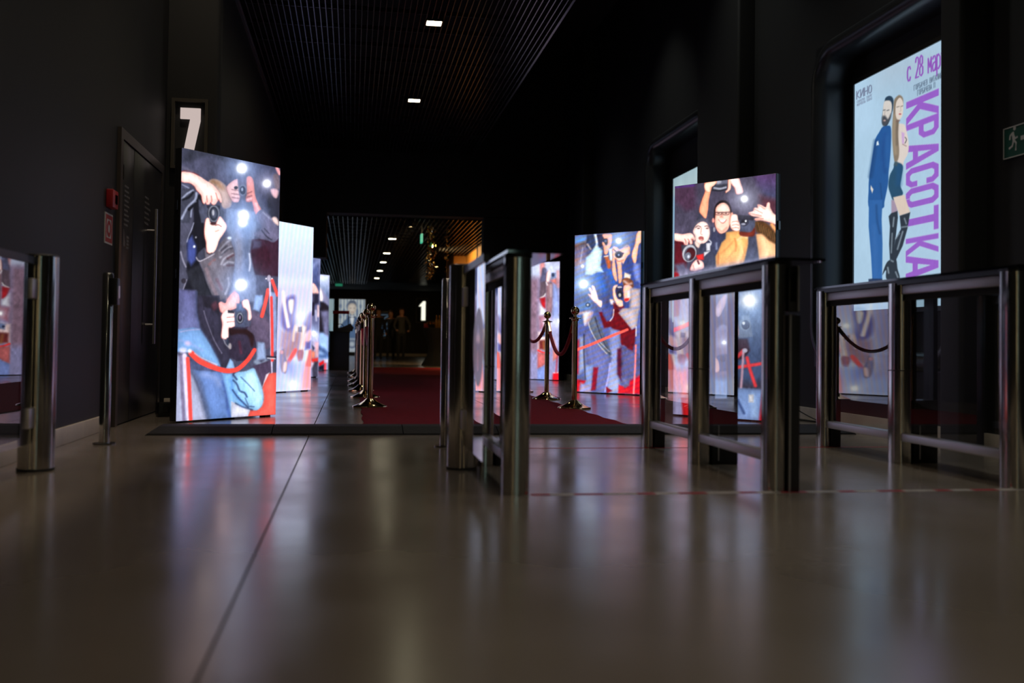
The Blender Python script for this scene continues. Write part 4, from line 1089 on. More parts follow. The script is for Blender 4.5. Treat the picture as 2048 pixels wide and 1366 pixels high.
def pic_poster_plain():
    p = Pic(60, 100, [(0, 0), (100, 0), (100, 150), (0, 150)], (150, 178, 190))
    p.poly([(0, 0), (100, 0), (100, 60), (0, 60)], (164, 186, 192), 20); p.poly([(0, 20), (26, 20), (30, 70), (0, 70)], (130, 168, 200), 10)
    p.blob([(20, 150), (30, 60), (60, 40), (80, 90), (85, 150)], (60, 92, 130), 8); p.blob([(44, 30), (58, 28), (60, 46), (46, 48)], (200, 180, 165), 4)
    p.patches(20, .1, 10, 20, 4)
    return p

def pic_far_portrait():
    p = Pic(60, 120, [(0, 0), (50, 0), (50, 108), (0, 108)], (206, 214, 212))
    for i in range(8):
        x = 3 + i * 6.4
        p.line([(x, 0), (x, 50)], 2.4, (120, 140, 165), 1.5, .9); p.ell(x, 14 + (i % 2) * 10, 2.2, 5, (110, 130, 160)); p.ell(x, 36 - (i % 2) * 6, 2.2, 5, (110, 130, 160))
    p.poly([(0, 50), (50, 50), (50, 80), (0, 80)], (196, 206, 212), 6)
    p.blob([(4, 80), (0, 60), (18, 36), (25, 34), (33, 36), (50, 60), (50, 84)], (92, 120, 160), 2)
    p.blob([(17, 14), (19, 4), (26, 2), (32, 5), (33, 15), (25, 12)], (104, 116, 136), 2); p.blob([(18, 12), (25, 8), (32, 12), (32, 24), (26, 32), (21, 29), (17, 22)], (226, 214, 200), 2)
    p.ell(22, 18, 1.6, .8, (140, 130, 130)); p.ell(29, 18, 1.6, .8, (140, 130, 130)); p.line([(23, 26), (28, 26)], 1, (170, 130, 120))
    p.poly([(20, 34), (31, 33), (27, 52), (24, 52)], (236, 242, 246), 1.5); p.poly([(20, 35), (26, 37), (20, 39)], (70, 84, 110), 1); p.poly([(31, 34), (26, 37), (31, 39)], (70, 84, 110), 1)
    p.poly([(0, 80), (50, 80), (50, 108), (0, 108)], (190, 202, 214), 3); p.ell(26, 92, 9, 9, (120, 136, 164)); p.ell(26, 92, 5, 5, (190, 202, 214)); p.line([(8, 84), (44, 84)], 2, (110, 126, 150)); p.line([(38, 88), (44, 98)], 3, (120, 136, 164))
    return p

def pic_logo():
    p = Pic(70, 70, [(0, 0), (40, 0), (40, 50), (0, 50)], (12, 14, 17))
    g = (96, 120, 140)
    p.line([(2, 5), (38, 5), (38, 27)], 1.2, g, 1, smooth=False); p.line([(2, 5), (2, 27), (38, 27)], 1.0, (60, 80, 96), 1, smooth=False)
    p.line([(5, 8), (5, 24), (9, 24), (15, 21), (17, 16), (15, 11), (9, 8), (5, 8)], 1.6, g, 1, smooth=False); p.line([(9, 11), (9, 21), (13, 16), (9, 11)], 1.0, (60, 80, 96), 1, smooth=False)
    p.line([(35, 8), (35, 24), (31, 24), (25, 21), (23, 16), (25, 11), (31, 8), (35, 8)], 1.6, g, 1, smooth=False); p.line([(31, 11), (31, 21), (27, 16), (31, 11)], 1.0, (60, 80, 96), 1, smooth=False)
    p.c *= 1
    for row, yy in enumerate((31, 40)):
        for i in range(6):
            x = 6 + i * 5
            p.line([(x, yy), (x, yy + 6), (x + 3, yy), (x + 3, yy + 6)] if (i + row) % 2 else [(x + 3, yy), (x, yy + 1), (x, yy + 6), (x + 3, yy + 6)], 1.0, (100, 140, 190) if row == 0 else (120, 160, 190), .8, smooth=False)
    return p
# ================================================================ the setting
XL, XR, XP = -1.62, 3.83, -1.17          # near left wall, right wall, left wall beyond the pillar
YP, YB, YE = 8.95, 17.3, 45.0            # pillar face, bulkhead, far wall
HC = 5.75                                # dark ceiling
JX = -0.262                              # floor joint

# floor: concrete slabs with an open joint between them
fl = struct(pbox('floor', 'joint', None, -8, 9, -7, 47, -0.16, -0.012))
pbox('slab', 'concrete', fl, -8, JX - 0.0035, -7, 47, -0.012, 0.0)
pbox('slab', 'concrete', fl, JX + 0.0035, 9, -7, 47, -0.012, 0.0)

def wall(name, m, *a):
    return struct(pbox(name, m, None, *a))
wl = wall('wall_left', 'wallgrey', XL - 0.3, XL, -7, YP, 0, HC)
bm = B(); prism(bm, stadium(XL - 0.3, XP, YP, YB, 0.05), 0, HC)
wp = struct(bm_obj('wall_left_pillar', bm, 'wall', None, True))
wall('wall_back', 'wall', -9, 10, -7.2, -7, 0, HC)

# left baseboard
bb = B()
box(bb, XL, XL + 0.018, -7, 7.08, 0.0, 0.10, 0.004)
struct(bm_obj('baseboard_left', bb, 'cream', None, True))
bb = B(); box(bb, XL + 0.03, XP, YP - 0.016, YP, 0, 0.10, 0.004)
struct(bm_obj('baseboard_pillar', bb, 'cream', None, True))

# right wall with two recessed poster bays: each bay is a rounded opening in the wall
def bay(y0, y1, z0, z1, depth, rr, name):
    """opening rim: bullnose sweep around a rounded rectangle, with flange to the square cut-out"""
    k = 8
    path = []
    for cy, cz, a0 in ((y1 - rr, z1 - rr, 0), (y0 + rr, z1 - rr, 90), (y0 + rr, z0 + rr, 180), (y1 - rr, z0 + rr, 270)):
        for i in range(k + 1):
            a = R(a0 + 90 * i / k)
            path.append((cy, cz, math.cos(a), math.sin(a), cy + rr * math.cos(a), cz + rr * math.sin(a)))
    q = 0.13
    prof = [(0.0, 0.0)] + [(q * (1 - math.cos(R(t))) + 0.0, q * math.sin(R(t))) for t in (15, 30, 45, 60, 75, 90)] + [(q, depth)]
    bm = B()
    rings = []
    for cy, cz, ny, nz, py, pz in path:
        col = [bm.verts.new((XR, y1 if ny > 0 and abs(ny) > 1e-6 and cy > (y0 + y1) / 2 else (y0 if cy < (y0 + y1) / 2 else py), z1 if cz > (z0 + z1) / 2 else z0))]
        # the bullnose first bulges outwards into the room, then returns into the recess
        for o, d in ((0.0, 0.0), (0.005, -0.03), (0.03, -0.055), (0.065, -0.06), (0.10, -0.045), (0.125, -0.01), (0.135, 0.05), (0.135, depth)):
            col.append(bm.verts.new((XR + d, py - ny * o, pz - nz * o)))
        rings.append(col)
    n = len(rings)
    for i in range(n):
        a, b = rings[i], rings[(i + 1) % n]
        for j in range(len(a) - 1):
            bm.faces.new((a[j], a[j + 1], b[j + 1], b[j]))
    bmesh.ops.remove_doubles(bm, verts=bm.verts, dist=1e-5)
    rim = bm_obj(name, bm, 'gloss', None, True, angle=50)
    struct(rim)
    back = pbox('back_panel', 'wall', rim, XR + depth - 0.005, XR + depth + 0.02, y0, y1, z0, z1)
    return rim

bays = [(5.80, 7.85, 0.45, 3.12), (10.36, 12.68, 0.45, 3.28), (16.1, 17.2, 0.45, 3.2)]
cuts = bays[:2]
wr = B()
def wr_box(y0, y1, z0, z1):
    box(wr, XR, XR + 0.3, y0, y1, z0, z1)
ys = -7
for (y0, y1, z0, z1) in cuts:
    wr_box(ys, y0, 0, HC)
    wr_box(y0, y1, 0, z0)
    wr_box(y0, y1, z1, HC)
    ys = y1
wr_box(ys, YB + .3, 0, HC)
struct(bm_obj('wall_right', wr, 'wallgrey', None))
for i, (y0, y1, z0, z1) in enumerate(cuts):
    bay(y0, y1, z0, z1, 0.26, 0.34, 'wall_right_bay_%d' % (i + 1))
for i, (y0, y1, px) in enumerate(((5.55, 5.78, 3.655), (9.15, 10.3, 3.655), (15.75, 16.9, 3.655))):
    bm = B(); prism(bm, stadium(px, XR + 0.1, y0, y1, 0.03), 0, HC)
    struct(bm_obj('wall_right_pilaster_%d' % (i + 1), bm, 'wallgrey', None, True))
bb = B()
for y0, y1 in ((-7, 5.55), (5.78, 9.15), (10.3, 15.75)):
    box(bb, XR - 0.018, XR, y0, y1, 0, 0.10)
struct(bm_obj('baseboard_right', bb, 'cream', None))
bb = B(); box(bb, 3.64, 3.655, 9.15, 10.3, 0, 0.1); box(bb, 3.64, XR, 9.135, 9.15, 0, 0.1); box(bb, 3.64, 3.655, 15.75, 16.9, 0, 0.1); box(bb, 3.64, XR, 15.735, 15.75, 0, 0.1)
struct(bm_obj('baseboard_pilaster', bb, 'cream', None))

# dark ceiling and hanging slat raft
struct(pbox('ceiling', 'plenum', None, -9, 10, -7, YB + 0.4, HC, HC + 0.2))
raft = struct(pbox('ceiling_raft', 'plenum', None, XP + .01, 2.03, -7, YB, 4.12, 4.14))
def slat_mesh(name, *a):
    bm = B(); box(bm, *a)
    me = bpy.data.meshes.new(name)
    bm.to_mesh(me); bm.free()
    me.materials.append(M['slat'])
    return me
me = slat_mesh('slat', -0.005, 0.005, -7, YB, 0, 0.05)
for i in range(54):
    link('slat', me, None, raft, (XP + 0.03 + i * 0.059, 0, 3.9))
me = slat_mesh('cross_slat', XP + .02, 2.02, -0.004, 0.004, 0, 0.045)
for i in range(40):
    link('cross_slat', me, None, raft, (0, -6.7 + i * 0.6, 3.955))
for s, x in ((-1, XP + .012), (1, 2.03)):
    pbox('raft_edge', 'slat', raft, x - .012, x + .012, -7, YB, 3.88, 4.12)

# bulkhead above the passage to the far hall
struct(pbox('wall_bulkhead', 'matte', None, -3, XR + .3, YB, YB + 0.35, 2.82, HC))
struct(pbox('wall_bulkhead_drop', 'matte', None, XP - 2, -0.47, YB + .02, YB + 0.6, 2.05, 2.83))
struct(pbox('wall_bulkhead_right', 'matte', None, 2.25, XR + .4, YB, YB + 0.3, 0, 2.83))

# far hall
struct(pbox('ceiling_far', 'plenum', None, -6, 9, YB + .3, YE, 3.0, 3.1))
raft2 = struct(pbox('ceiling_far_raft', 'plenum', None, -3.5, 6, YB + .36, YE, 2.93, 2.95))
me = slat_mesh('slat', -0.006, 0.006, YB + .36, 38, 0, 0.06)
for i in range(64):
    link('slat', me, None, raft2, (-1.9 + i * 0.085, 0, 2.8))
me = slat_mesh('cross_slat', -3.5, 5, -0.005, 0.005, 0, 0.05)
for i in range(34):
    link('cross_slat', me, None, raft2, (0, YB + .6 + i * 0.6, 2.866))
struct(pbox('wall_far', 'wall', None, -6.2, 9.2, YE, YE + .2, 0, 3.1))
struct(pbox('wall_far_left', 'wall', None, -6.2, -6, YB, YE, 0, 3.1))
struct(pbox('wall_far_right', 'wall', None, 6.0, 6.2, 27, YE, 0, 3.1))
oa = struct(pbox('wall_amber', 'orange', None, 2.81, 3.0, YB + .3, 25.0, 0, 2.93))
pbox('reveal', 'matte', oa, 2.795, 2.812, 22.6, 22.75, 0, 2.93)
struct(pbox('wall_amber_return', 'orange', None, 2.5, 6.2, 25.0, 27.0, 0, 2.93))
bb = B(); box(bb, -6, 6, YE - .03, YE, 0, 0.11)
struct(bm_obj('baseboard_far', bb, 'cream', None))

# ================================================================ ceiling lamps
def ceiling_lamp(x, y, z, label, group):
    t = thing('ceiling_lamp', label, 'lamp', (x, y, z), 0, group)
    def fr(bm):
        for a in ((-.092, -.076, -.092, .092), (.076, .092, -.092, .092), (-.076, .076, -.092, -.076), (-.076, .076, .076, .092)):
            box(bm, *a, -.012, .02)
    part('frame', 'dsteel', t, fr)
    pbox('diffuser', 'lamp', t, -.075, .075, -.075, .075, -.006, .0)
    pbox('housing', 'dsteel', t, -.076, .076, -.076, .076, .002, .10)
    return t
LG = 'recessed square ceiling lamps'
names = {10.16: 'bright square ceiling lamp nearest the camera, high over the red carpet', 13.48: 'bright square ceiling lamp second in the row, high over the red carpet'}
for y in (-3.12, 0.2, 3.52, 6.84, 10.16, 13.48):
    ceiling_lamp(0.775, y, 3.9, names.get(y, 'square ceiling lamp overhead, %s, above the picture' % {-3.12: 'far behind the camera', 0.2: 'straight above the camera', 3.52: 'above the turnstile fronts', 6.84: 'above the cable ramp'}.get(y)), LG)
far_names = ['nearest', 'second', 'third', 'fourth', 'farthest']
for n, y in zip(far_names, (21.12, 24.59, 27.39, 30.67, 34.29)):
    ceiling_lamp(0.8, y, 2.8, '%s small square lamp in the low ceiling of the far hall' % n, 'lamps in the far hall ceiling')
# added washers, unseen above the frame, brightening walls and floor
WASH = 110.0
def fill_washer(x, y, label, e=1.0, c=(1, .84, .64)):
    t = thing('fill_washer', label, 'lamp', (x, y, HC - .1), 0, 'added washers under the high ceiling')
    part('can', 'matte', t, lambda bm: lathe(bm, [(0, .1), (.06, .1), (.06, -.06), (.05, -.06), (.05, .08), (0, .08)], 16), True)
    ld = bpy.data.lights.new('fill_washer_light', 'SPOT')
    ld.energy = WASH * e; ld.color = c; ld.spot_size = R(84); ld.spot_blend = 1.0; ld.shadow_soft_size = .05
    o = bpy.data.objects.new('bulb', ld); COL.objects.link(o); o.parent = t; o.location = (0, 0, -.07)
for i, y in enumerate((-2.5, 0.2, 2.9, 5.6, 8.0)):
    fill_washer(-1.26, y, 'added unseen washer over the left wall, %s of five, above the picture' % ['first', 'second', 'third', 'fourth', 'last'][i])
for i, y in enumerate((-2.5, 0.4, 3.3, 6.6, 9.0, 11.8)):
    fill_washer(2.9, y, 'added unseen washer over the right wall, %s of six, above the picture' % ['first', 'second', 'third', 'fourth', 'fifth', 'last'][i], .9, (.97, 1, .92))
# added spots in the slat raft, unseen above the frame, evening out the floor light
def fillspot(x, y, label, e):
    t = thing('fillspot', label, 'lamp', (x, y, 3.9), 0, 'added fill spots in the slat raft')
    part('can', 'matte', t, lambda bm: lathe(bm, [(0, .12), (.05, .12), (.05, -.012), (.06, -.012), (.06, -.016), (.042, -.016), (.042, .1), (0, .1)], 16), True)
    ld = bpy.data.lights.new('fillspot_bulb', 'SPOT')
    ld.energy = e; ld.color = (1, .84, .66); ld.spot_size = R(125); ld.spot_blend = 1.0; ld.shadow_soft_size = .04
    o = bpy.data.objects.new('bulb', ld); COL.objects.link(o); o.parent = t; o.location = (0, 0, -.02)
for i, y in enumerate((-4.0, -1.2, 1.6, 4.4, 7.2)):
    for x, sd in ((-.15, 'left'), (1.68, 'right')):
        fillspot(x, y, '%s added unseen downlight, %s pair over the entrance, above the picture' % (sd, ['first', 'second', 'third', 'fourth', 'last'][i]), 26)
# light columns added behind the camera, putting bright stripes on the steel posts
for i, x in enumerate((-.9, .5, 2.3)):
    t = thing('fill_light_column', 'added fill light column on the foyer wall, %s of three, behind the camera' % ['left', 'middle', 'right'][i], 'lamp', (x, -6.98, .2), 0, 'added fill columns in the foyer')
    pbox('tube', emis('fill column diffuser %d' % i, (1.0, .74, .36) if i < 2 else (.62, .95, .85), 2.2), t, -.06, .06, 0, .08, 0, 2.6, bev=.02)
    pbox('back_plate', 'dsteel', t, -.12, .12, -.015, 0, -.02, 2.62)
fill_washer(2.45, 14.6, 'added washer high over the right wall near the dark bulkhead', .5, (.97, 1, .95))  # added to lift the dark far end of the right wall
# warm wash on the amber wall from a small spot under the far ceiling
sp = thing('wall_spot', 'small dark ceiling spot washing the amber wall at the passage end', 'lamp', (1.75, 23.4, 2.74))
part('can', 'matte', sp, lambda bm: lathe(bm, [(0, .06), (.05, .06), (.05, -.05), (.042, -.05), (.042, .04), (0, .04)], 16), True)
ld = bpy.data.lights.new('spot_light', 'SPOT'); ld.energy = 230; ld.color = (1, .68, .3); ld.spot_size = R(150); ld.spot_blend = .6; ld.shadow_soft_size = .05
lo = bpy.data.objects.new('bulb', ld); COL.objects.link(lo); lo.parent = sp; lo.location = (0, 0, -.06); lo.rotation_euler = (0, R(-60), 0)
sp2 = thing('wall_spot', 'small warm ceiling spot above the drinks table in the far hall', 'lamp', (2.25, 27.2, 2.74))
part('can', 'matte', sp2, lambda bm: lathe(bm, [(0, .06), (.05, .06), (.05, -.05), (.042, -.05), (.042, .04), (0, .04)], 16), True)
ld = bpy.data.lights.new('spot_light', 'SPOT'); ld.energy = 220; ld.color = (1, .62, .25); ld.spot_size = R(90); ld.spot_blend = .6; ld.shadow_soft_size = .05
lo = bpy.data.objects.new('bulb', ld); COL.objects.link(lo); lo.parent = sp2; lo.location = (0, 0, -.06); lo.rotation_euler = (R(52), 0, R(8))

# ================================================================ video panels
def video_panel(pic, near, far, label):
    """near/far: floor positions of the two bottom corners; left corner first as seen from the hall"""
    a, b = Vector((*near, 0)), Vector((*far, 0))
    d = b - a
    w = d.length
    t = thing('video_panel', label, 'screen', (a.x, a.y, 0), math.atan2(d.y, d.x), 'standing video panels along the carpet')
    s = screen_mesh('screen', pic, w, 1.985, 'led', t)
    s.location = (0, 0, 0.015)
    pbox('casing', 'black', t, -.004, w + .004, .002, .07, .013, 2.003, bev=.003)
    for x in (.06, w - .1):
        pbox('foot', 'matte', t, x, x + .05, .005, .075, 0, .0135)
    pbox('rear_support', 'matte', t, w / 2 - .03, w / 2 + .03, .07, .13, 0, 1.5)
    pbox('rear_base', 'matte', t, w / 2 - .12, w / 2 + .12, .07, .26, 0, .02)
    for z in (.55, 1.05, 1.55):
        for x in (-.016, w + .004):
            c = pbox('latch', 'dsteel', t, x, x + .012, .02, .05, z, z + .07)
    for z in (.508, 1.008, 1.508):
        pbox('seam', 'black', t, -.006, w + .006, .001, .072, z - .001, z + .001)
    return t
video_panel(pic_left_front(), (-1.246, 7.50), (-.598, 8.21), 'nearest left video panel, men holding cameras behind a red rope')
video_panel(pic_left_second(), (-1.06, 11.58), (-.491, 12.40), 'pale overexposed left video panel, second from the camera')
video_panel(pic_left_third(), (-1.10, 16.30), (-.554, 17.10), 'dark blue left video panel, third from the camera')
video_panel(pic_left_fourth(), (-1.12, 20.55), (-.495, 21.30), 'small farthest left video panel, blue jeans above a red strip')
video_panel(pic_right_front(), (2.765, 8.345), (3.33, 7.515), 'right video panel behind the middle turnstile, man in glasses and orange jacket')
video_panel(pic_right_second(), (2.785, 12.39), (3.445, 11.67), 'right video panel second from the camera, blue striped crowd and raised white hand')
video_panel(pic_right_third(), (2.76, 17.05), (3.419, 16.65 - .3), 'small right video panel behind the rope posts, photographers in grey jackets')

# ================================================================ lightbox posters
def lightbox(x, y_left, w, z0, h, pic, m, label, thick=.05):
    """on the right wall, facing the hall (-x); left edge (far end) at y_left"""
    t = thing('lightbox_poster', label, 'poster', (x, y_left, z0), R(-90), 'lit posters in the wall bays')
    s = screen_mesh('print', pic, w, h, m, t)
    s.location = (0, 0, 0)
    f = .035
    def fr(bm):
        box(bm, -f, 0, -.012, thick, -f, h + f); box(bm, w, w + f, -.012, thick, -f, h + f)
        box(bm, 0, w, -.012, thick, -f, 0); box(bm, 0, w, -.012, thick, h, h + f)
    part('frame', 'gloss', t, fr)
    pbox('body', 'black', t, 0, w, .004, thick, 0, h)
    return t
quad = [(1709.5, 169.6), (1950.1, 46.6), (1949.6, 607.4), (1707.7, 622.2)]
lightbox(4.04, 7.58, 1.60, .91, 1.86, pic_poster_main(quad), 'poster', 'tall lit poster, couple in blue and black with purple sideways lettering')
lightbox(4.04, 12.26, 1.25, .91, 1.84, pic_poster_plain(), 'poster', 'pale blue lit poster half hidden behind the right front video panel')

def wall_picture(name, x0, x1, z0, z1, y, pic, m, label, cat):
    t = thing(name, label, cat, (x0, y, z0))
    screen_mesh('print', pic, x1 - x0, z1 - z0, m, t)
    def fr(bm):
        f = .05
        box(bm, -f, 0, -.02, .06, -f, z1 - z0 + f); box(bm, x1 - x0, x1 - x0 + f, -.02, .06, -f, z1 - z0 + f)
        box(bm, 0, x1 - x0, -.02, .06, -f, 0); box(bm, 0, x1 - x0, -.02, .06, z1 - z0, z1 - z0 + f)
    part('frame', 'black', t, fr)
    pbox('body', 'black', t, 0, x1 - x0, .004, .06, 0, z1 - z0)
    return t
wall_picture('lightbox_poster', -.60, .54, .16, 2.50, YE - .08, pic_far_portrait(), 'posterdim', 'distant lit poster of a man in a bow tie on the end wall', 'poster')
wall_picture('lightbox_poster', -1.75, -.83, .16, 2.50, YE - .08, pic_poster_plain(), 'posterdim', 'distant pale lit poster left of the bow tie poster', 'poster')
wall_picture('logo_screen', .95, 1.72, .82, 1.95, YE - .08, pic_logo(), 'posterdim', 'dim screen with a double D logo on the end wall', 'screen')

# ================================================================ numbered signs
def number_sign(x, y, z, w, h, polys, m, label, fw):
    t = thing('number_sign', label, 'sign', (x, y, z), 0)
    def fr(bm):
        box(bm, 0, fw, -.04, 0, 0, h); box(bm, w - fw, w, -.04, 0, 0, h); box(bm, fw, w - fw, -.04, 0, 0, fw); box(bm, fw, w - fw, -.04, 0, h - fw, h)
    part('frame', 'olive', t, fr)
    pbox('backing', 'matte', t, fw, w - fw, -.006, 0, fw, h - fw)
    def num(bm):
        prism(bm, polys, 0, .022, Matrix.Rotation(R(90), 4, 'X'))
    o = part('numeral', m, t, num)
    o.location = (0, -.006, 0)
    return t
number_sign(-1.575, YP, 2.085, .305, .61, [(.072, .53), (.24, .53), (.24, .42), (.172, .07), (.09, .07), (.155, .435), (.072, .435)], 'seven', 'framed wall sign with a lit white numeral 7', .027)
number_sign(2.82, YE, 1.5, .54, 1.12, [(.14, .78), (.32, .98), (.42, .98), (.42, .12), (.24, .12), (.24, .76), (.14, .74)], 'one', 'distant framed sign with a bright white numeral 1', .04)
# ================================================================ door in the left wall
dr = thing('door_1', 'dark double door', 'door', (XL, 7.18, 0))
del dr['label'], dr['category']
struct(dr)
DW, DH = 1.58, 2.07
def fr(bm):
    box(bm, 0, .025, 0, .07, 0, DH); box(bm, 0, .025, DW - .07, DW, 0, DH); box(bm, 0, .025, .07, DW - .07, DH - .07, DH)
part('door_frame', 'frame', dr, fr)
lf = pbox('door_leaf', 'doorm', dr, 0, .016, .075, .45, .01, DH - .075, bev=.002)
rf = pbox('door_leaf', 'doorm', dr, 0, .016, .465, DW - .075, .01, DH - .075, bev=.002)
part('pull_handle', 'alu', rf, lambda bm: (tube(bm, [(.08, .98, .57), (.08, .98, 1.63)], .012, 10), tube(bm, [(.0, .98, .72), (.08, .98, .72)], .009, 8), tube(bm, [(.0, .98, 1.46), (.08, .98, 1.46)], .009, 8)), True)
for z in (.3, 1.0, 1.75):
    pbox('hinge', 'dsteel', rf, .016, .024, DW - .1, DW - .078, z, z + .1)
pbox('hinge', 'dsteel', lf, .016, .026, .08, .1, 1.72, 1.82)
def lettering(bm, y0, z0, rows, dz, w):
    for i in range(rows):
        ww = w * (.7 + .3 * ((i * 7) % 5) / 4)
        z = z0 - i * dz
        y = y0
        while y < y0 + ww - .01:
            l = .012 + .01 * ((int(y * 1000) * 7 + i) % 3)
            box(bm, .016, .0172, y, min(y + l, y0 + ww), z, z + dz * .42)
            y += l + .006
part('lettering', 'greyprint', lf, lambda bm: lettering(bm, .17, 1.68, 9, .034, .17))
part('lettering', 'greyprint', rf, lambda bm: lettering(bm, .86, 1.70, 6, .04, .22))
def picto(bm):
    prism(bm, [(.0, 0), (.05, 0), (.06, .03), (.03, .06), (.01, .12), (0, .12)], 0, .0012, Matrix.Translation((.016, .16, 1.26)) @ Matrix.Rotation(R(90), 4, 'Z') @ Matrix.Rotation(R(90), 4, 'X'))
    for i in range(4):
        box(bm, .016, .0172, .26, .33, 1.25 + i * .025, 1.265 + i * .025)
part('pictograms', 'greyprint', lf, picto)

# fire call point and its sign
t = thing('fire_alarm', 'small red fire alarm box on the dark wall beside the door', 'alarm', (XL, 6.89, 1.475))
pbox('body', 'red', t, 0, .045, 0, .15, 0, .12, bev=.006)
pbox('window', 'tint', t, .045, .048, .06, .12, .03, .09)
t = thing('fire_sign', 'red and white fire alarm sign with a ring symbol', 'sign', (XL, 6.86, 1.235))
pbox('plate', 'white', t, 0, .006, 0, .205, 0, .205)
def redp(bm):
    box(bm, .006, .0075, .012, .193, .012, .04); box(bm, .006, .0075, .012, .193, .165, .193); box(bm, .006, .0075, .012, .035, .04, .165); box(bm, .006, .0075, .17, .193, .04, .165)
part('border', 'red', t, redp)
def ring(bm):
    n = 24
    vs_ = []
    for r in (.028, .056):
        vs_.append([bm.verts.new((.0076, .1025 + r * math.cos(2 * math.pi * k / n), .1025 + r * math.sin(2 * math.pi * k / n))) for k in range(n)])
    for k in range(n):
        bm.faces.new((vs_[0][k], vs_[0][(k + 1) % n], vs_[1][(k + 1) % n], vs_[1][k]))
part('ring_symbol', 'red', t, ring)

# ================================================================ exit signs
def running_man(bm, s, o):
    """flat running figure, local plane y-z"""
    def seg(pts, w):
        tube(bm, [(0, o[0] + p[0] * s, o[1] + p[1] * s) for p in pts], w * s, 6)
    seg([(.0, .30), (.06, .02)], .07); seg([(.0, .28), (-.13, .2), (-.16, .06)], .04); seg([(.02, .22), (.14, .06), (.26, .1)], .04)
    seg([(.05, .02), (-.02, -.18), (-.2, -.24)], .045); seg([(.06, .02), (.18, -.1), (.16, -.36)], .045)
    bmesh.ops.create_uvsphere(bm, u_segments=10, v_segments=6, radius=.075 * s, matrix=Matrix.Translation((0, o[0] + .1 * s, o[1] + .42 * s)))
    for v in bm.verts:
        v.co.x *= .12
t = thing('exit_sign', 'dark green exit sign with a running man on the right wall', 'sign', (XR, 5.375, 1.74), 0)
pbox('plate', 'green', t, -.012, 0, -.42, 0, 0, .185)
def rim(bm):
    box(bm, -.015, -.011, -.42, 0, 0, .006); box(bm, -.015, -.011, -.42, 0, .179, .185); box(bm, -.015, -.011, -.006, 0, .006, .179); box(bm, -.015, -.011, -.42, -.414, .006, .179)
part('rim', 'white', t, rim)
def man(bm):
    running_man(bm, .17, (0, 0))
    for v in bm.verts:
        v.co = Vector((-.0135 + v.co.x * .5, -.085 - v.co.y, .098 + v.co.z))
part('running_figure', 'white', t, man)
def arrow(bm):
    prism(bm, [(0, -.012), (.14, -.012), (.14, -.04), (.2, 0), (.14, .04), (.14, .012), (0, .012)], 0, .003, Matrix.Translation((-.0135, -.16, .1)) @ Matrix.Rotation(R(-90), 4, 'Z') @ Matrix.Rotation(R(90), 4, 'X'))
part('arrow', 'white', t, arrow)
t = thing('exit_sign', 'green lit exit sign hanging edge-on under the far hall ceiling', 'sign', (1.235, 18.4, 2.46))
pbox('panel', 'exitlit', t, -.012, .022, -.05, .22, 0, .16)
for y in (-.03, .2):
    part('rod', 'matte', t, lambda bm: tube(bm, [(.005, y, .16), (.005, y, .36)], .004, 6))
t = thing('exit_sign', 'small dim green exit sign low on the far end wall', 'sign', (-.66, 38.0, 2.60))
pbox('panel', 'exitdim', t, 0, .26, 0, .03, .10, .19)
part('rod', 'matte', t, lambda bm: tube(bm, [(.13, .015, .19), (.13, .015, .36)], .006, 6))

t = thing('smoke_detector', 'small pale smoke detector high on the dark ceiling at the right', 'detector', (3.42, 11.2, HC))
part('base', 'greyprint', t, lambda bm: lathe(bm, [(0, 0), (.07, 0), (.07, -.03), (.045, -.06), (0, -.065)], 20), True)

# ================================================================ red carpet, cable ramp, floor tape
bm = B()
nx, ny_ = 30, 120
bm2 = []
x0, x1, y0, y1 = .09, 2.08, 7.06, 24.0
for iy in range(ny_ + 1):
    row = []
    for ix in range(nx + 1):
        u, v = ix / nx, iy / ny_
        edge = .012 * math.sin(v * 190) * (1 if ix == nx else 0) - .008 * math.sin(v * 150) * (1 if ix == 0 else 0)
        z = .007 + .0012 * math.sin(u * 9 + v * 31) + .001 * math.sin(v * 77)
        row.append(bm.verts.new((x0 + (x1 - x0) * u + edge, y0 + (y1 - y0) * v, z)))
    bm2.append(row)
for iy in range(ny_):
    for ix in range(nx):
        bm.faces.new((bm2[iy][ix], bm2[iy][ix + 1], bm2[iy + 1][ix + 1], bm2[iy + 1][ix]))
g = bmesh.ops.extrude_face_region(bm, geom=list(bm.faces))
for e in g['geom']:
    if isinstance(e, bmesh.types.BMVert):
        e.co.z = .0005
tag(bm_obj('red_carpet', bm, 'carpet', None, True), 'long dark red carpet laid between the two rows of rope posts', 'carpet')

t = thing('cable_ramp', 'low black rubber cable ramp lying across the hall before the carpet', 'cable ramp', (0, 0, 0))
def ramp(bm, xa, xb, e0=0, e1=0):
    prof = [(6.55, 0), (6.555, .012), (6.68, .048), (6.86, .048), (7.03, .012), (7.04, 0)]
    lo = [bm.verts.new((xa - (e0 * (1 - z / .048) if e0 else 0), y, z)) for y, z in prof]
    hi = [bm.verts.new((xb + (e1 * (1 - z / .048) if e1 else 0), y, z)) for y, z in prof]
    n = len(prof)
    for i in range(n - 1):
        bm.faces.new((lo[i], hi[i], hi[i + 1], lo[i + 1]))
    bm.faces.new((lo[-1], hi[-1], hi[0], lo[0]))
    bm.faces.new(lo); bm.faces.new(hi[::-1])
cut = [-1.22, -.50, .34, 1.18, 2.02, 2.86, 3.46]
for i in range(6):
    part('ramp_segment', 'rubber', t, lambda bm: ramp(bm, cut[i] + .003, cut[i + 1] - .003, .06 if i == 0 else 0, .06 if i == 5 else 0))

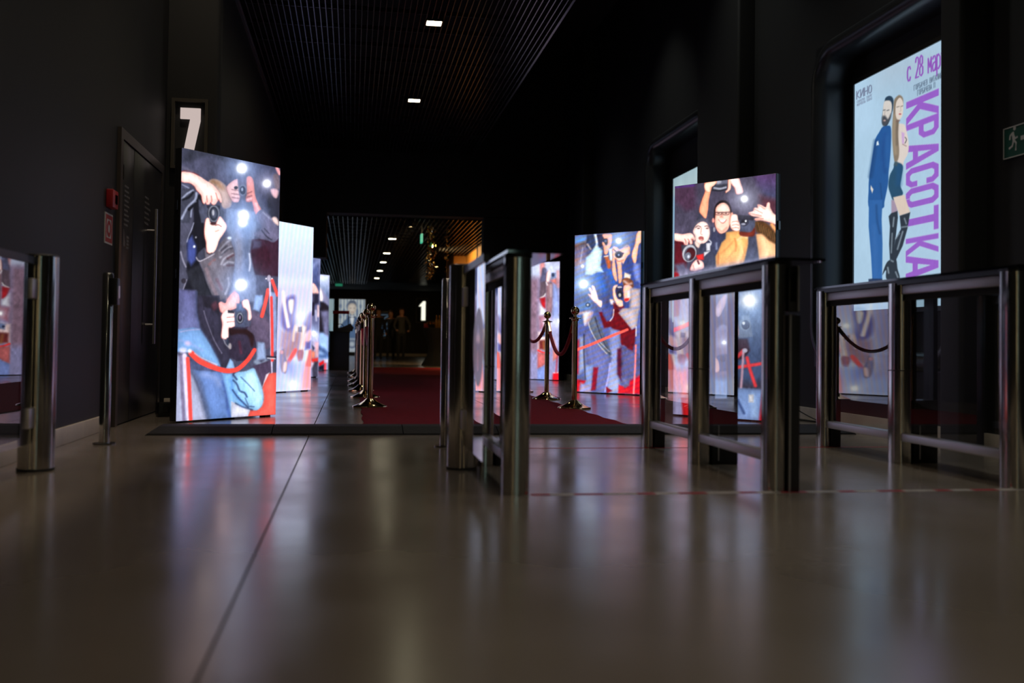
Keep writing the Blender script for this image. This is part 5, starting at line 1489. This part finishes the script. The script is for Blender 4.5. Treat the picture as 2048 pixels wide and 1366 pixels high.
def tape_line(name, label, y0, x0, x1, slope, wdt, dash):
    t = thing(name, label, 'tape', (0, 0, 0))
    x = x0
    k = 0
    while x < x1 - .01:
        l = (dash * (.7 + .6 * ((k * 5) % 4) / 3)) if dash else x1 - x0
        xe = min(x + l, x1)
        pbox('tape_strip', 'tapered' if k % 2 == 0 else 'tapewhite', t, x, xe, y0 + slope * (x - x0), y0 + slope * (x - x0) + wdt, 0.0, .0006)
        x = xe
        k += 1
    return t
tape_line('floor_tape', 'dashed red and white floor tape under the turnstile front posts', 3.93, .72, 3.3, .0, .045, .11)
tape_line('floor_tape', 'thin red floor tape behind the turnstiles', 5.70, .75, 3.3, 0, .03, None)

# ================================================================ rope posts
def post_profile(bm):
    lathe(bm, [(0, 0), (.158, 0), (.160, .008), (.156, .016), (.135, .022), (.10, .036), (.066, .055), (.044, .074), (.034, .082), (0, .082)], 32)
def make_post():
    t = thing('rope_post', '', 'stanchion')
    part('base', 'gold', t, post_profile, True)
    part('pole', 'gold', t, lambda bm: lathe(bm, [(0, .08), (.0255, .08), (.0255, .845), (0, .845)], 24), True)
    part('collar', 'gold', t, lambda bm: lathe(bm, [(0, .83), (.03, .83), (.034, .838), (.034, .85), (.056, .854), (.056, .860), (.03, .866), (.014, .874), (.014, .892), (0, .892)], 24), True)
    def ball(bm):
        bmesh.ops.create_uvsphere(bm, u_segments=24, v_segments=14, radius=.041, matrix=Matrix.Translation((0, 0, .929)))
    b = part('ball', 'gold', t, ball, True)
    return t
proto = make_post()
leftY = [9.36, 10.98, 12.45, 13.95, 15.5, 17.3, 19.5]
leftX = [.172, .150, .12, .11, .10, .09, .08]
rightP = [(2.09, 9.25), (2.125, 10.79), (2.12, 12.45)]
ordn = ['front', 'second', 'third', 'fourth', 'fifth', 'sixth', 'last']
G = 'gold rope posts along the red carpet'
def ready(o, lab, xy):
    o.location = (*xy, 0.0)
    o['label'] = lab
    o['group'] = G
posts_l = []
for i in range(7):
    o = proto if i == 0 else dup(proto, (0, 0, 0))
    ready(o, '%s gold rope post in the row left of the carpet' % ordn[i], (leftX[i], leftY[i]))
    posts_l.append(o)
posts_r = []
for i in range(3):
    o = dup(proto, (0, 0, 0))
    ready(o, ['nearest gold rope post right of the carpet', 'second gold rope post right of the carpet', 'third gold rope post right of the carpet, behind the turnstile post'][i], rightP[i])
    posts_r.append(o)
def rope(p0, p1, sag, label):
    a, b = Vector((*p0, .835)), Vector((*p1, .835))
    d = (b - a).normalized()
    a += d * .05; b -= d * .05
    pts = []
    for i in range(25):
        s = i / 24
        q = a.lerp(b, s)
        q.z -= sag * (1 - (2 * s - 1) ** 2)
        pts.append(q)
    t = thing('velvet_rope', label, 'rope', (0, 0, 0), 0, 'velvet ropes between the rope posts')
    part('rope', 'velvet', t, lambda bm: tube(bm, pts[1:-1], .019, 10), True)
    for e, q in ((pts[0:3], a), (pts[-3:], b)):
        part('end_cap', 'gold', t, lambda bm: tube(bm, e, .023, 10), True)
    for q, c in ((a, p0), (b, p1)):
        part('hook', 'gold', t, lambda bm: tube(bm, [q, (q + Vector((*c, .857))) / 2 + Vector((0, 0, .004)), Vector((*c, .857)) + (q - Vector((*c, .857))).normalized() * .04], .006, 6), True)
    return t
L2 = [(x, y) for x, y in zip(leftX, leftY)]
for i in range(6):
    rope(L2[i], L2[i + 1], .26, 'red velvet rope between the %s and %s left rope posts' % (ordn[i], ordn[i + 1]))
rope(rightP[0], rightP[1], .33, 'dark red velvet rope between the two nearest right rope posts')
rope(rightP[1], rightP[2], .2, 'dark red velvet rope between the second and third right rope posts')

# ================================================================ turnstiles
def post_col(bm, x0, x1, y0, y1, z0, z1, r):
    prism(bm, stadium(x0, x1, y0, y1, r, 8), z0, z1)
def turnstile(x, label, lobes=True):
    t = thing('turnstile', label, 'turnstile', (x, 0, 0), 0, 'glass sided turnstiles')
    Y0, Y1, Y2 = 4.0, 4.94, 5.77
    H = .955
    # steel columns
    c = part('front_column', 'steel', t, lambda bm: post_col(bm, -.058, .052 if not lobes else .028, Y0 - .055, Y0 + .065, 0, H, .04), True)
    part('front_column_cap', 'black', c, lambda bm: post_col(bm, -.06, .054 if not lobes else .03, Y0 - .057, Y0 + .067, H, H + .012, .04), True)
    if lobes:
        pbox('side_cover', 'gloss', c, .030, .082, Y0 - .05, Y0 + .06, 0, .745, bev=.008)
        pbox('cover_edge', 'alu', c, .030, .036, Y0 - .056, Y0 - .045, 0, .745)
        pbox('card_reader', 'black', c, .030, .074, Y0 - .045, Y0 + .055, .755, .95, bev=.006)
        pbox('reader_window', 'tint', c, .036, .060, Y0 - .050, Y0 - .044, .80, .92)
        pbox('reader_edge', 'alu', c, .068, .074, Y0 - .050, Y0 - .044, .76, .95)
    c = part('middle_column', 'steel', t, lambda bm: post_col(bm, -.058, .045, Y1 - .06, Y1 + .06, 0, H, .04), True)
    part('column_band', 'dsteel', c, lambda bm: post_col(bm, -.0588, .0458, Y1 - .0608, Y1 + .0608, .488, .494, .04), True)
    # wing housing next to the middle column
    w = pbox('wing_housing', 'black', t, .047, .185, Y1 - .05, Y1 + .05, 0, .335, bev=.004)
    pbox('seam_trim', 'alu', w, .078, .083, Y1 - .0525, Y1 - .05, .02, .20)
    def wf(bm):
        box(bm, .047, .062, Y1 - .045, Y1 + .045, .335, .915); box(bm, .160, .185, Y1 - .045, Y1 + .045, .335, .915); box(bm, .062, .160, Y1 - .045, Y1 + .045, .885, .915)
    part('wing_frame', 'black', w, wf)
    pbox('wing_glass', 'glass', w, .064, .158, Y1 - .004, Y1 + .004, .337, .883)
    c = part('rear_column', 'steel', t, lambda bm: post_col(bm, -.062, .0, Y2 - .05, Y2 + .05, 0, H, .03), True)
    pbox('rear_housing', 'black', c, .0, .065, Y2 - .045, Y2 + .045, 0, H, bev=.004)
    # rails and glazing
    for ya, yb in ((Y0 + .066, Y1 - .061), (Y1 + .061, Y2 - .051)):
        pbox('top_rail', 'alu', t, -.035, .022, ya, yb, .895, .944, bev=.005)
        pbox('bottom_rail', 'alu', t, -.035, .022, ya, yb, .118, .16, bev=.005)
        pbox('rail_seal', 'matte', t, -.014, .004, ya, yb, .862, .896)
        pbox('side_glass', 'glass', t, -.010, .0, ya + .002, yb - .002, .160, .862)
    pbox('top_plate', 'tint', t, -.062, .165, Y0 - .10, Y2 + .07, .968, .980)
    pbox('top_trim', 'black', t, -.05, .04, Y0 - .04, Y2 + .05, .945, .9675)
    return t
turnstile(.665, 'left turnstile, steel and glass, next to the wide gate', False)
turnstile(1.785, 'middle turnstile, steel and glass, in front of the right front video panel')
turnstile(2.905, 'right turnstile, steel and glass, at the edge below the tall poster')

# wide swing gate: two round posts with open glass leaves
def gate_post(x, y, leaf_len, label, sticker, rot=0):
    t = thing('swing_gate', label, 'gate', (x, y, 0), R(rot), 'round posts of the wide swing gate')
    r = .068 if sticker else .078
    def prof(bm):
        n = 56
        pts = []
        for k in range(n):
            a = 2 * math.pi * k / n
            rr = r * (1 - .035 * (1 if k % 7 == 0 else 0))
            pts.append((rr * math.cos(a), rr * math.sin(a)))
        prism(bm, pts, .006, .975)
    part('post', 'steel', t, prof, True, angle=25)
    part('post_cap', 'dsteel', t, lambda bm: lathe(bm, [(0, .975), (r, .975), (r, .981), (r * .9, .986), (0, .987)], 32), True)
    part('foot_ring', 'matte', t, lambda bm: lathe(bm, [(0, 0), (r + .003, 0), (r + .003, .012), (0, .012)], 32), True)
    lf = pbox('glass_leaf', 'glass', t, -.005, .005, -leaf_len, -r - .02, .13, .935)
    pbox('leaf_rail', 'black', lf, -.012, .012, -leaf_len, -r - .0, .935, .968)
    for z in (.2, .78):
        pbox('leaf_clamp', 'alu', lf, -.016, .016, -r - .07, -r + .004, z, z + .09, bev=.004)
    if sticker:
        def disc(bm):
            n = 40
            prism(bm, [(.165 * math.cos(2 * math.pi * k / n), .165 * math.sin(2 * math.pi * k / n)) for k in range(n)], 0, .0006, Matrix.Translation((-.0057, -.64, .59)) @ Matrix.Rotation(R(90), 4, 'Z') @ Matrix.Rotation(R(90), 4, 'X'))
        d = part('round_sticker', 'sticker', lf, disc)
        def arr(bm):
            prism(bm, [(-.016, -.10), (.016, -.10), (.016, .03), (.06, .0), (.06, .04), (0, .10), (-.06, .04), (-.06, 0), (-.016, .03)], 0, .0006, Matrix.Translation((-.0063, -.64, .59)) @ Matrix.Rotation(R(90), 4, 'Z') @ Matrix.Rotation(R(90), 4, 'X'))
        a = part('arrow_print', 'stickerarrow', t, arr)
    return t
gate_post(.528, 4.79, .82, 'round steel gate post left of the left turnstile, glass leaf with arrow sticker', True)
gate_post(-1.418, 4.85, .86, 'round steel gate post at the left edge by the dark wall', False, -1.4)
# thin reader posts behind the gate
def reader_post(x, y, label):
    t = thing('reader_post', label, 'post', (x, y, 0), 0, 'thin card reader posts')
    part('base_plate', 'dsteel', t, lambda bm: lathe(bm, [(0, 0), (.062, 0), (.062, .008), (0, .008)], 24), True)
    part('pole', 'steel', t, lambda bm: lathe(bm, [(0, .008), (.03, .008), (.03, .975), (.024, .985), (0, .985)], 24), True)
    rd = pbox('reader', 'black', t, .012, .06, -.035, .035, .80, .955, bev=.005)
    pbox('indicator', 'alu', rd, .06, .064, -.02, .02, .84, .91)
    return t
reader_post(-1.396, 6.03, 'thin steel reader post by the left wall before the door')
reader_post(.545, 5.83, 'thin steel reader post hidden behind the round gate post')

# ================================================================ cables and boxes behind the panels
def cable(pts, label, r=.008):
    c = catmull([(*p, ) if len(p) == 3 else (*p, r) for p in pts], False, 8)
    tag(bm_obj('cable', tube(B(), [tuple(q) for q in c], r, 6), 'cable', None, True), label, 'cable', 'loose power cables')
cable([(-1.25, 7.75), (-1.35, 7.9), (-1.3, 8.3), (-1.5, 8.6), (-1.42, 8.86)], 'black cable curling on the floor behind the nearest left panel')
cable([(-1.18, 7.92, .008), (-1.22, 8.2, .012), (-1.35, 8.55, .06), (-1.33, 8.87, .16)], 'thin black cable slanting across the cream skirting by the pillar', .005)
cable([(3.28, 7.75), (3.45, 7.6), (3.6, 7.9), (3.7, 7.7), (3.78, 7.2), (3.66, 6.8)], 'black cable snaking along the right skirting beside the panel')
cable([(3.4, 8.1), (3.52, 8.2), (3.7, 8.15), (3.78, 8.05), (3.70, 8.0)], 'second black cable looping on the floor by the right wall')
cable([(3.36, 7.62, .25), (3.5, 7.5, .12), (3.66, 7.35, .02), (3.74, 7.1, .008)], 'thin dark cable drooping from the right panel to the floor', .005)
t = thing('power_box', 'small black power box on the floor behind the nearest left panel', 'box', (-1.40, 8.2, 0), R(20))
pbox('body', 'black', t, -.11, .11, -.07, .07, .004, .11, bev=.008)
for x in (-.06, 0, .06):
    pbox('socket', 'dsteel', t, x - .02, x + .02, -.074, -.07, .04, .08)
for x in (-.09, .09):
    pbox('foot', 'matte', t, x - .01, x + .01, -.05, .05, 0, .004)

# ================================================================ far hall things
def draped_table(x, y, r, label):
    t = thing('cocktail_table', label, 'table', (x, y, 0), 0, 'black draped cocktail tables')
    part('table_top', 'cloth', t, lambda bm: lathe(bm, [(0, .985), (r, .985), (r + .006, .995), (r, 1.005), (0, 1.005)], 28), True)
    def drape(bm):
        n = 56
        rows = []
        for z, f in ((.985, 1.0), (.9, .95), (.6, .62), (.42, .55), (.25, .68), (.06, .98), (.0, 1.06)):
            rows.append([bm.verts.new(((r * f + (.02 * (1 - z) * math.sin(k * 2 * math.pi * 9 / n))) * math.cos(2 * math.pi * k / n), (r * f + (.02 * (1 - z) * math.sin(k * 2 * math.pi * 9 / n))) * math.sin(2 * math.pi * k / n), z)) for k in range(n)])
        for a, b in zip(rows, rows[1:]):
            for k in range(n):
                bm.faces.new((a[k], a[(k + 1) % n], b[(k + 1) % n], b[k]))
    part('cloth_drape', 'cloth', t, drape, True)
    return t
TX, TY = 2.2, 27.0 - .6
draped_table(TX, TY, .36, 'black draped cocktail table with bottles, right of the far passage')
def bottle(x, y, label):
    t = thing('bottle', label, 'bottle', (x, y, 1.005), 0, 'bottles on the drinks table')
    part('body', 'bottle', t, lambda bm: lathe(bm, [(0, 0), (.042, 0), (.044, .01), (.044, .16), (.03, .21), (.016, .25), (0, .25)], 16), True)
    part('foil_neck', 'foil', t, lambda bm: lathe(bm, [(0, .25), (.017, .25), (.016, .31), (.019, .315), (.017, .335), (0, .336)], 14), True)
for i, x in enumerate((2.2, 2.275, 2.35)):
    bottle(x, TY + .04, ['left', 'middle', 'right'][i] + ' gold necked bottle on the drinks table')
def wine_glass(x, y, label):
    t = thing('wine_glass', label, 'glass', (x, y, 1.005), 0, 'stemmed glasses on the drinks table')
    part('foot', 'drink', t, lambda bm: lathe(bm, [(0, 0), (.03, 0), (.03, .004), (.004, .008), (.004, .07), (0, .07)], 14), True)
    part('bowl', 'drink', t, lambda bm: lathe(bm, [(0, .07), (.02, .08), (.03, .11), (.032, .15), (.026, .19), (.024, .19), (.029, .15), (.027, .11), (.018, .085), (0, .075)], 14), True)
    part('drink', 'foil', t, lambda bm: lathe(bm, [(0, .08), (.017, .087), (.026, .11), (.027, .13), (0, .13)], 12), True)
for i, (x, y) in enumerate(((1.96, -.1), (2.02, -.16), (2.08, -.2), (2.13, -.12), (2.40, -.18), (2.45, -.08), (2.50, .0))):
    wine_glass(x, TY + y, 'stemmed glass %s on the drinks table' % ['at the left end', 'second from the left', 'third from the left', 'fourth from the left', 'third from the right', 'second from the right', 'at the right end'][i])
t = thing('gift_box', 'small red box at the left end of the drinks table', 'box', (1.93, TY + .05, 1.005))
pbox('box_body', 'red', t, -.055, .055, -.04, .04, 0, .10, bev=.004)
pbox('lid', 'red', t, -.058, .058, -.043, .043, .10, .115, bev=.003)

t = thing('reception_counter', 'black reception counter beside the farthest left video panel', 'counter', (-.27, 21.6, 0))
pbox('body', 'matte', t, -.205, .215, -.2, .3, 0, .80)
pbox('counter_top', 'black', t, -.215, .225, -.22, .32, .80, .83, bev=.004)
def plinth(bm): box(bm, -.19, .2, -.205, -.2, 0, .06)
part('plinth', 'black', t, plinth)
t = thing('sign_stand', 'dark red topped sign stand on the black counter', 'sign', (-.27, 21.62, .83))
part('upright', 'matte', t, lambda bm: (tube(bm, [(-.13, 0, 0), (-.13, 0, .38)], .01, 8)))
part('upright', 'matte', t, lambda bm: (tube(bm, [(.18, 0, 0), (.18, 0, .38)], .01, 8)))
pbox('header_board', 'velvet', t, -.15, .2, -.015, .015, .37, .44)
t = thing('handbag', 'dark slouching handbag on the black counter', 'bag', (-.2, 21.5, .83))
part('body', 'jacket', t, lambda bm: prism(bm, [(-.16, 0), (.2, 0), (.23, .08), (.16, .17), (.02, .10), (-.12, .06)], -.06, .06, Matrix.Rotation(R(90), 4, 'X')))
part('strap', 'cable', t, lambda bm: tube(bm, catmull([(-.1, 0, .06), (-.12, 0, .13), (-.03, 0, .15), (.02, 0, .09)], False, 6), .008, 6), True)

# foil pieces standing in for warm glitter reflected in the slat ceiling
def glitter_streak(x, y, z0, z1, n, spread, label):
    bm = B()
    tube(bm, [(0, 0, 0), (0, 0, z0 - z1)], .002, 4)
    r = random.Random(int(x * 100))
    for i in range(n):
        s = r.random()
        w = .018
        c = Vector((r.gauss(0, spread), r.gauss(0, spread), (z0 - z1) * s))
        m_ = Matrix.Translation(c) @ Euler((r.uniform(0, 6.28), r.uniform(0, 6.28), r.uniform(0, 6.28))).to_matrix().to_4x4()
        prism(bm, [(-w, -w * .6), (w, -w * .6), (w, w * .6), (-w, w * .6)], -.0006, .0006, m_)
    o = bm_obj('glitter_foil', bm, 'foil', None, loc=(x, y, z1))
    tag(o, label, 'reflection stand-in', 'foil stand-ins for ceiling glitter')
sp3 = thing('wall_spot', 'added ceiling spot aimed at the foil glitter streak', 'lamp', (1.0, 17.95, 2.74))  # extra spot added so the foil pieces glint
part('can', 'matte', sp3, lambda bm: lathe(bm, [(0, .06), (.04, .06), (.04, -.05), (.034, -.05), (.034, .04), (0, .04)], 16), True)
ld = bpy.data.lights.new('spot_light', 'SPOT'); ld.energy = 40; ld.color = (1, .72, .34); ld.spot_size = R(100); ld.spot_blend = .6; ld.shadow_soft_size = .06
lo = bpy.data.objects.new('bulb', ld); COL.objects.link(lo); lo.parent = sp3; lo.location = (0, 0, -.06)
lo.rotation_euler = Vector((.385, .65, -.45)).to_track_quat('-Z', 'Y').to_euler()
glitter_streak(1.425, 18.72, 2.8, 1.80, 260, .05, 'gold foil streak standing in for ceiling glitter in the far passage')
glitter_streak(1.75, 18.9, 2.8, 1.95, 50, .02, 'thin foil streak standing in for ceiling glitter near the amber wall')

# ================================================================ people in the far hall
def person(x, y, rot, h, label, jacket, hairlen, arms, legs, hairmat='hair'):
    s = h / 1.72
    J = {'pelvis': (0, 0, .93), 'chest': (0, 0, 1.25), 'neck': (0, 0, 1.45), 'head': (0, -.02, 1.55), 'top': (0, -.015, 1.68)}
    V, E, rad = [], [], []
    def add(p, r, prev=None):
        V.append((p[0] * s, p[1] * s, p[2] * s)); rad.append(r * s)
        if prev is not None:
            E.append((prev, len(V) - 1))
        return len(V) - 1
    pe = add(J['pelvis'], .135)
    wa = add((0, 0, 1.08), .115, pe); ch = add(J['chest'], .135, wa); sh = add((0, 0, 1.39), .10, ch)
    ne = add(J['neck'], .052, sh); hd = add(J['head'], .085, ne); hd2 = add((0, -.02, 1.63), .088, hd); tp = add((0, -.01, 1.69), .055, hd2)
    for sd, (el, wr_, hn) in zip((-1, 1), arms):
        a = add((sd * .17, 0, 1.38), .062, sh); b = add(el, .044, a); c = add(wr_, .030, b); d = add(hn, .034, c)
    for sd, (kn, an, to) in zip((-1, 1), legs):
        a = add((sd * .09, 0, .84), .10, pe); b = add(kn, .066, a); c = add(an, .045, b); d = add(to, .038, c)
    me = bpy.data.meshes.new('body'); me.from_pydata(V, E, [])
    o = bpy.data.objects.new('tmp', me); COL.objects.link(o)
    sk = o.modifiers.new('skin', 'SKIN'); sb = o.modifiers.new('sub', 'SUBSURF'); sb.levels = 2; sb.render_levels = 2
    for i, v in enumerate(me.skin_vertices[0].data):
        v.radius = (rad[i], rad[i]); v.use_root = (i == 0)
    dg = bpy.context.evaluated_depsgraph_get()
    m2 = bpy.data.meshes.new_from_object(o.evaluated_get(dg))
    bpy.data.objects.remove(o)
    for mm in ('skin', jacket, 'cloth'):
        m2.materials.append(M[mm])
    hands = [Vector(a[2]) * s for a in arms]
    for f in m2.polygons:
        c = f.center; f.use_smooth = True
        f.material_index = 0 if (c.z > 1.43 * s or any((c - q).length < .075 * s for q in hands)) else (1 if c.z > .9 * s or abs(c.x) > .2 * s else 2)
    t = thing('person', label, 'person', (x, y, 0), rot, 'people in the far hall')
    link('body', m2, None, t)
    def hr(bm):
        n = 14
        rows = []
        for z, rx, ry, oy in ((1.735, .01, .01, .0), (1.715, .075, .08, .005), (1.66, .105, .105, .015), (1.58, .108, .10, .03), (1.50, .10, .075, .045), (1.50 - hairlen * .5, .12, .06, .06), (1.50 - hairlen, .09, .035, .065)):
            rows.append([bm.verts.new((rx * s * math.cos(2 * math.pi * k / n), (oy + ry * math.sin(2 * math.pi * k / n)) * s, z * s)) for k in range(n)])
        for a, b in zip(rows, rows[1:]):
            for k in range(n):
                mid = math.sin(2 * math.pi * (k + .5) / n)
                if mid < -.55 and rows.index(a) >= 2:
                    continue
                bm.faces.new((a[k], a[(k + 1) % n], b[(k + 1) % n], b[k]))
        bmesh.ops.solidify(bm, geom=list(bm.faces), thickness=.012)
    part('hair', hairmat, t, hr, True)
    def face(bm):
        for ex in (-.03, .03):
            bmesh.ops.create_uvsphere(bm, u_segments=8, v_segments=6, radius=.011 * s, matrix=Matrix.Translation((ex * s, -.098 * s, 1.615 * s)))
        box(bm, -.022 * s, .022 * s, -.106 * s, -.094 * s, 1.548 * s, 1.556 * s)
    part('face_features', 'hair', t, face)
    part('nose', 'skin', t, lambda bm: prism(bm, [(-.014 * s, 1.575 * s), (.014 * s, 1.575 * s), (0, 1.62 * s)], 0, .03 * s, Matrix.Translation((0, -.09 * s, 0)) @ Matrix.Rotation(R(90), 4, 'X')))
    return t
walk = [((-.1, -.10, .5), (-.1, -.02, .09), (-.1, -.16, .04)), ((.1, .04, .5), (.1, .20, .10), (.1, .08, .04))]
stand = [((-.1, -.01, .5), (-.1, .02, .08), (-.11, -.13, .035)), ((.1, -.01, .5), (.1, .02, .08), (.11, -.13, .035))]
down = [((-.25, .02, 1.13), (-.26, -.05, .92), (-.25, -.07, .84)), ((.25, .02, 1.13), (.26, -.05, .92), (.25, -.07, .84))]
wom = [((-.24, .03, 1.14), (-.20, -.14, 1.0), (-.14, -.20, .97)), ((.29, .06, 1.16), (.25, -.10, .98), (.17, -.17, .95))]
person(1.62, 33.5, R(6), 1.76, 'woman with long brown hair and grey jacket walking towards the carpet', 'jacket', .32, wom, walk)
person(1.30, 34.4, R(-10), 1.70, 'person in black standing left of the walking woman', 'cloth', .12, down, stand)
person(.86, 34.0, R(15), 1.74, 'person in black mostly hidden behind the left rope posts', 'cloth', .1, down, stand)
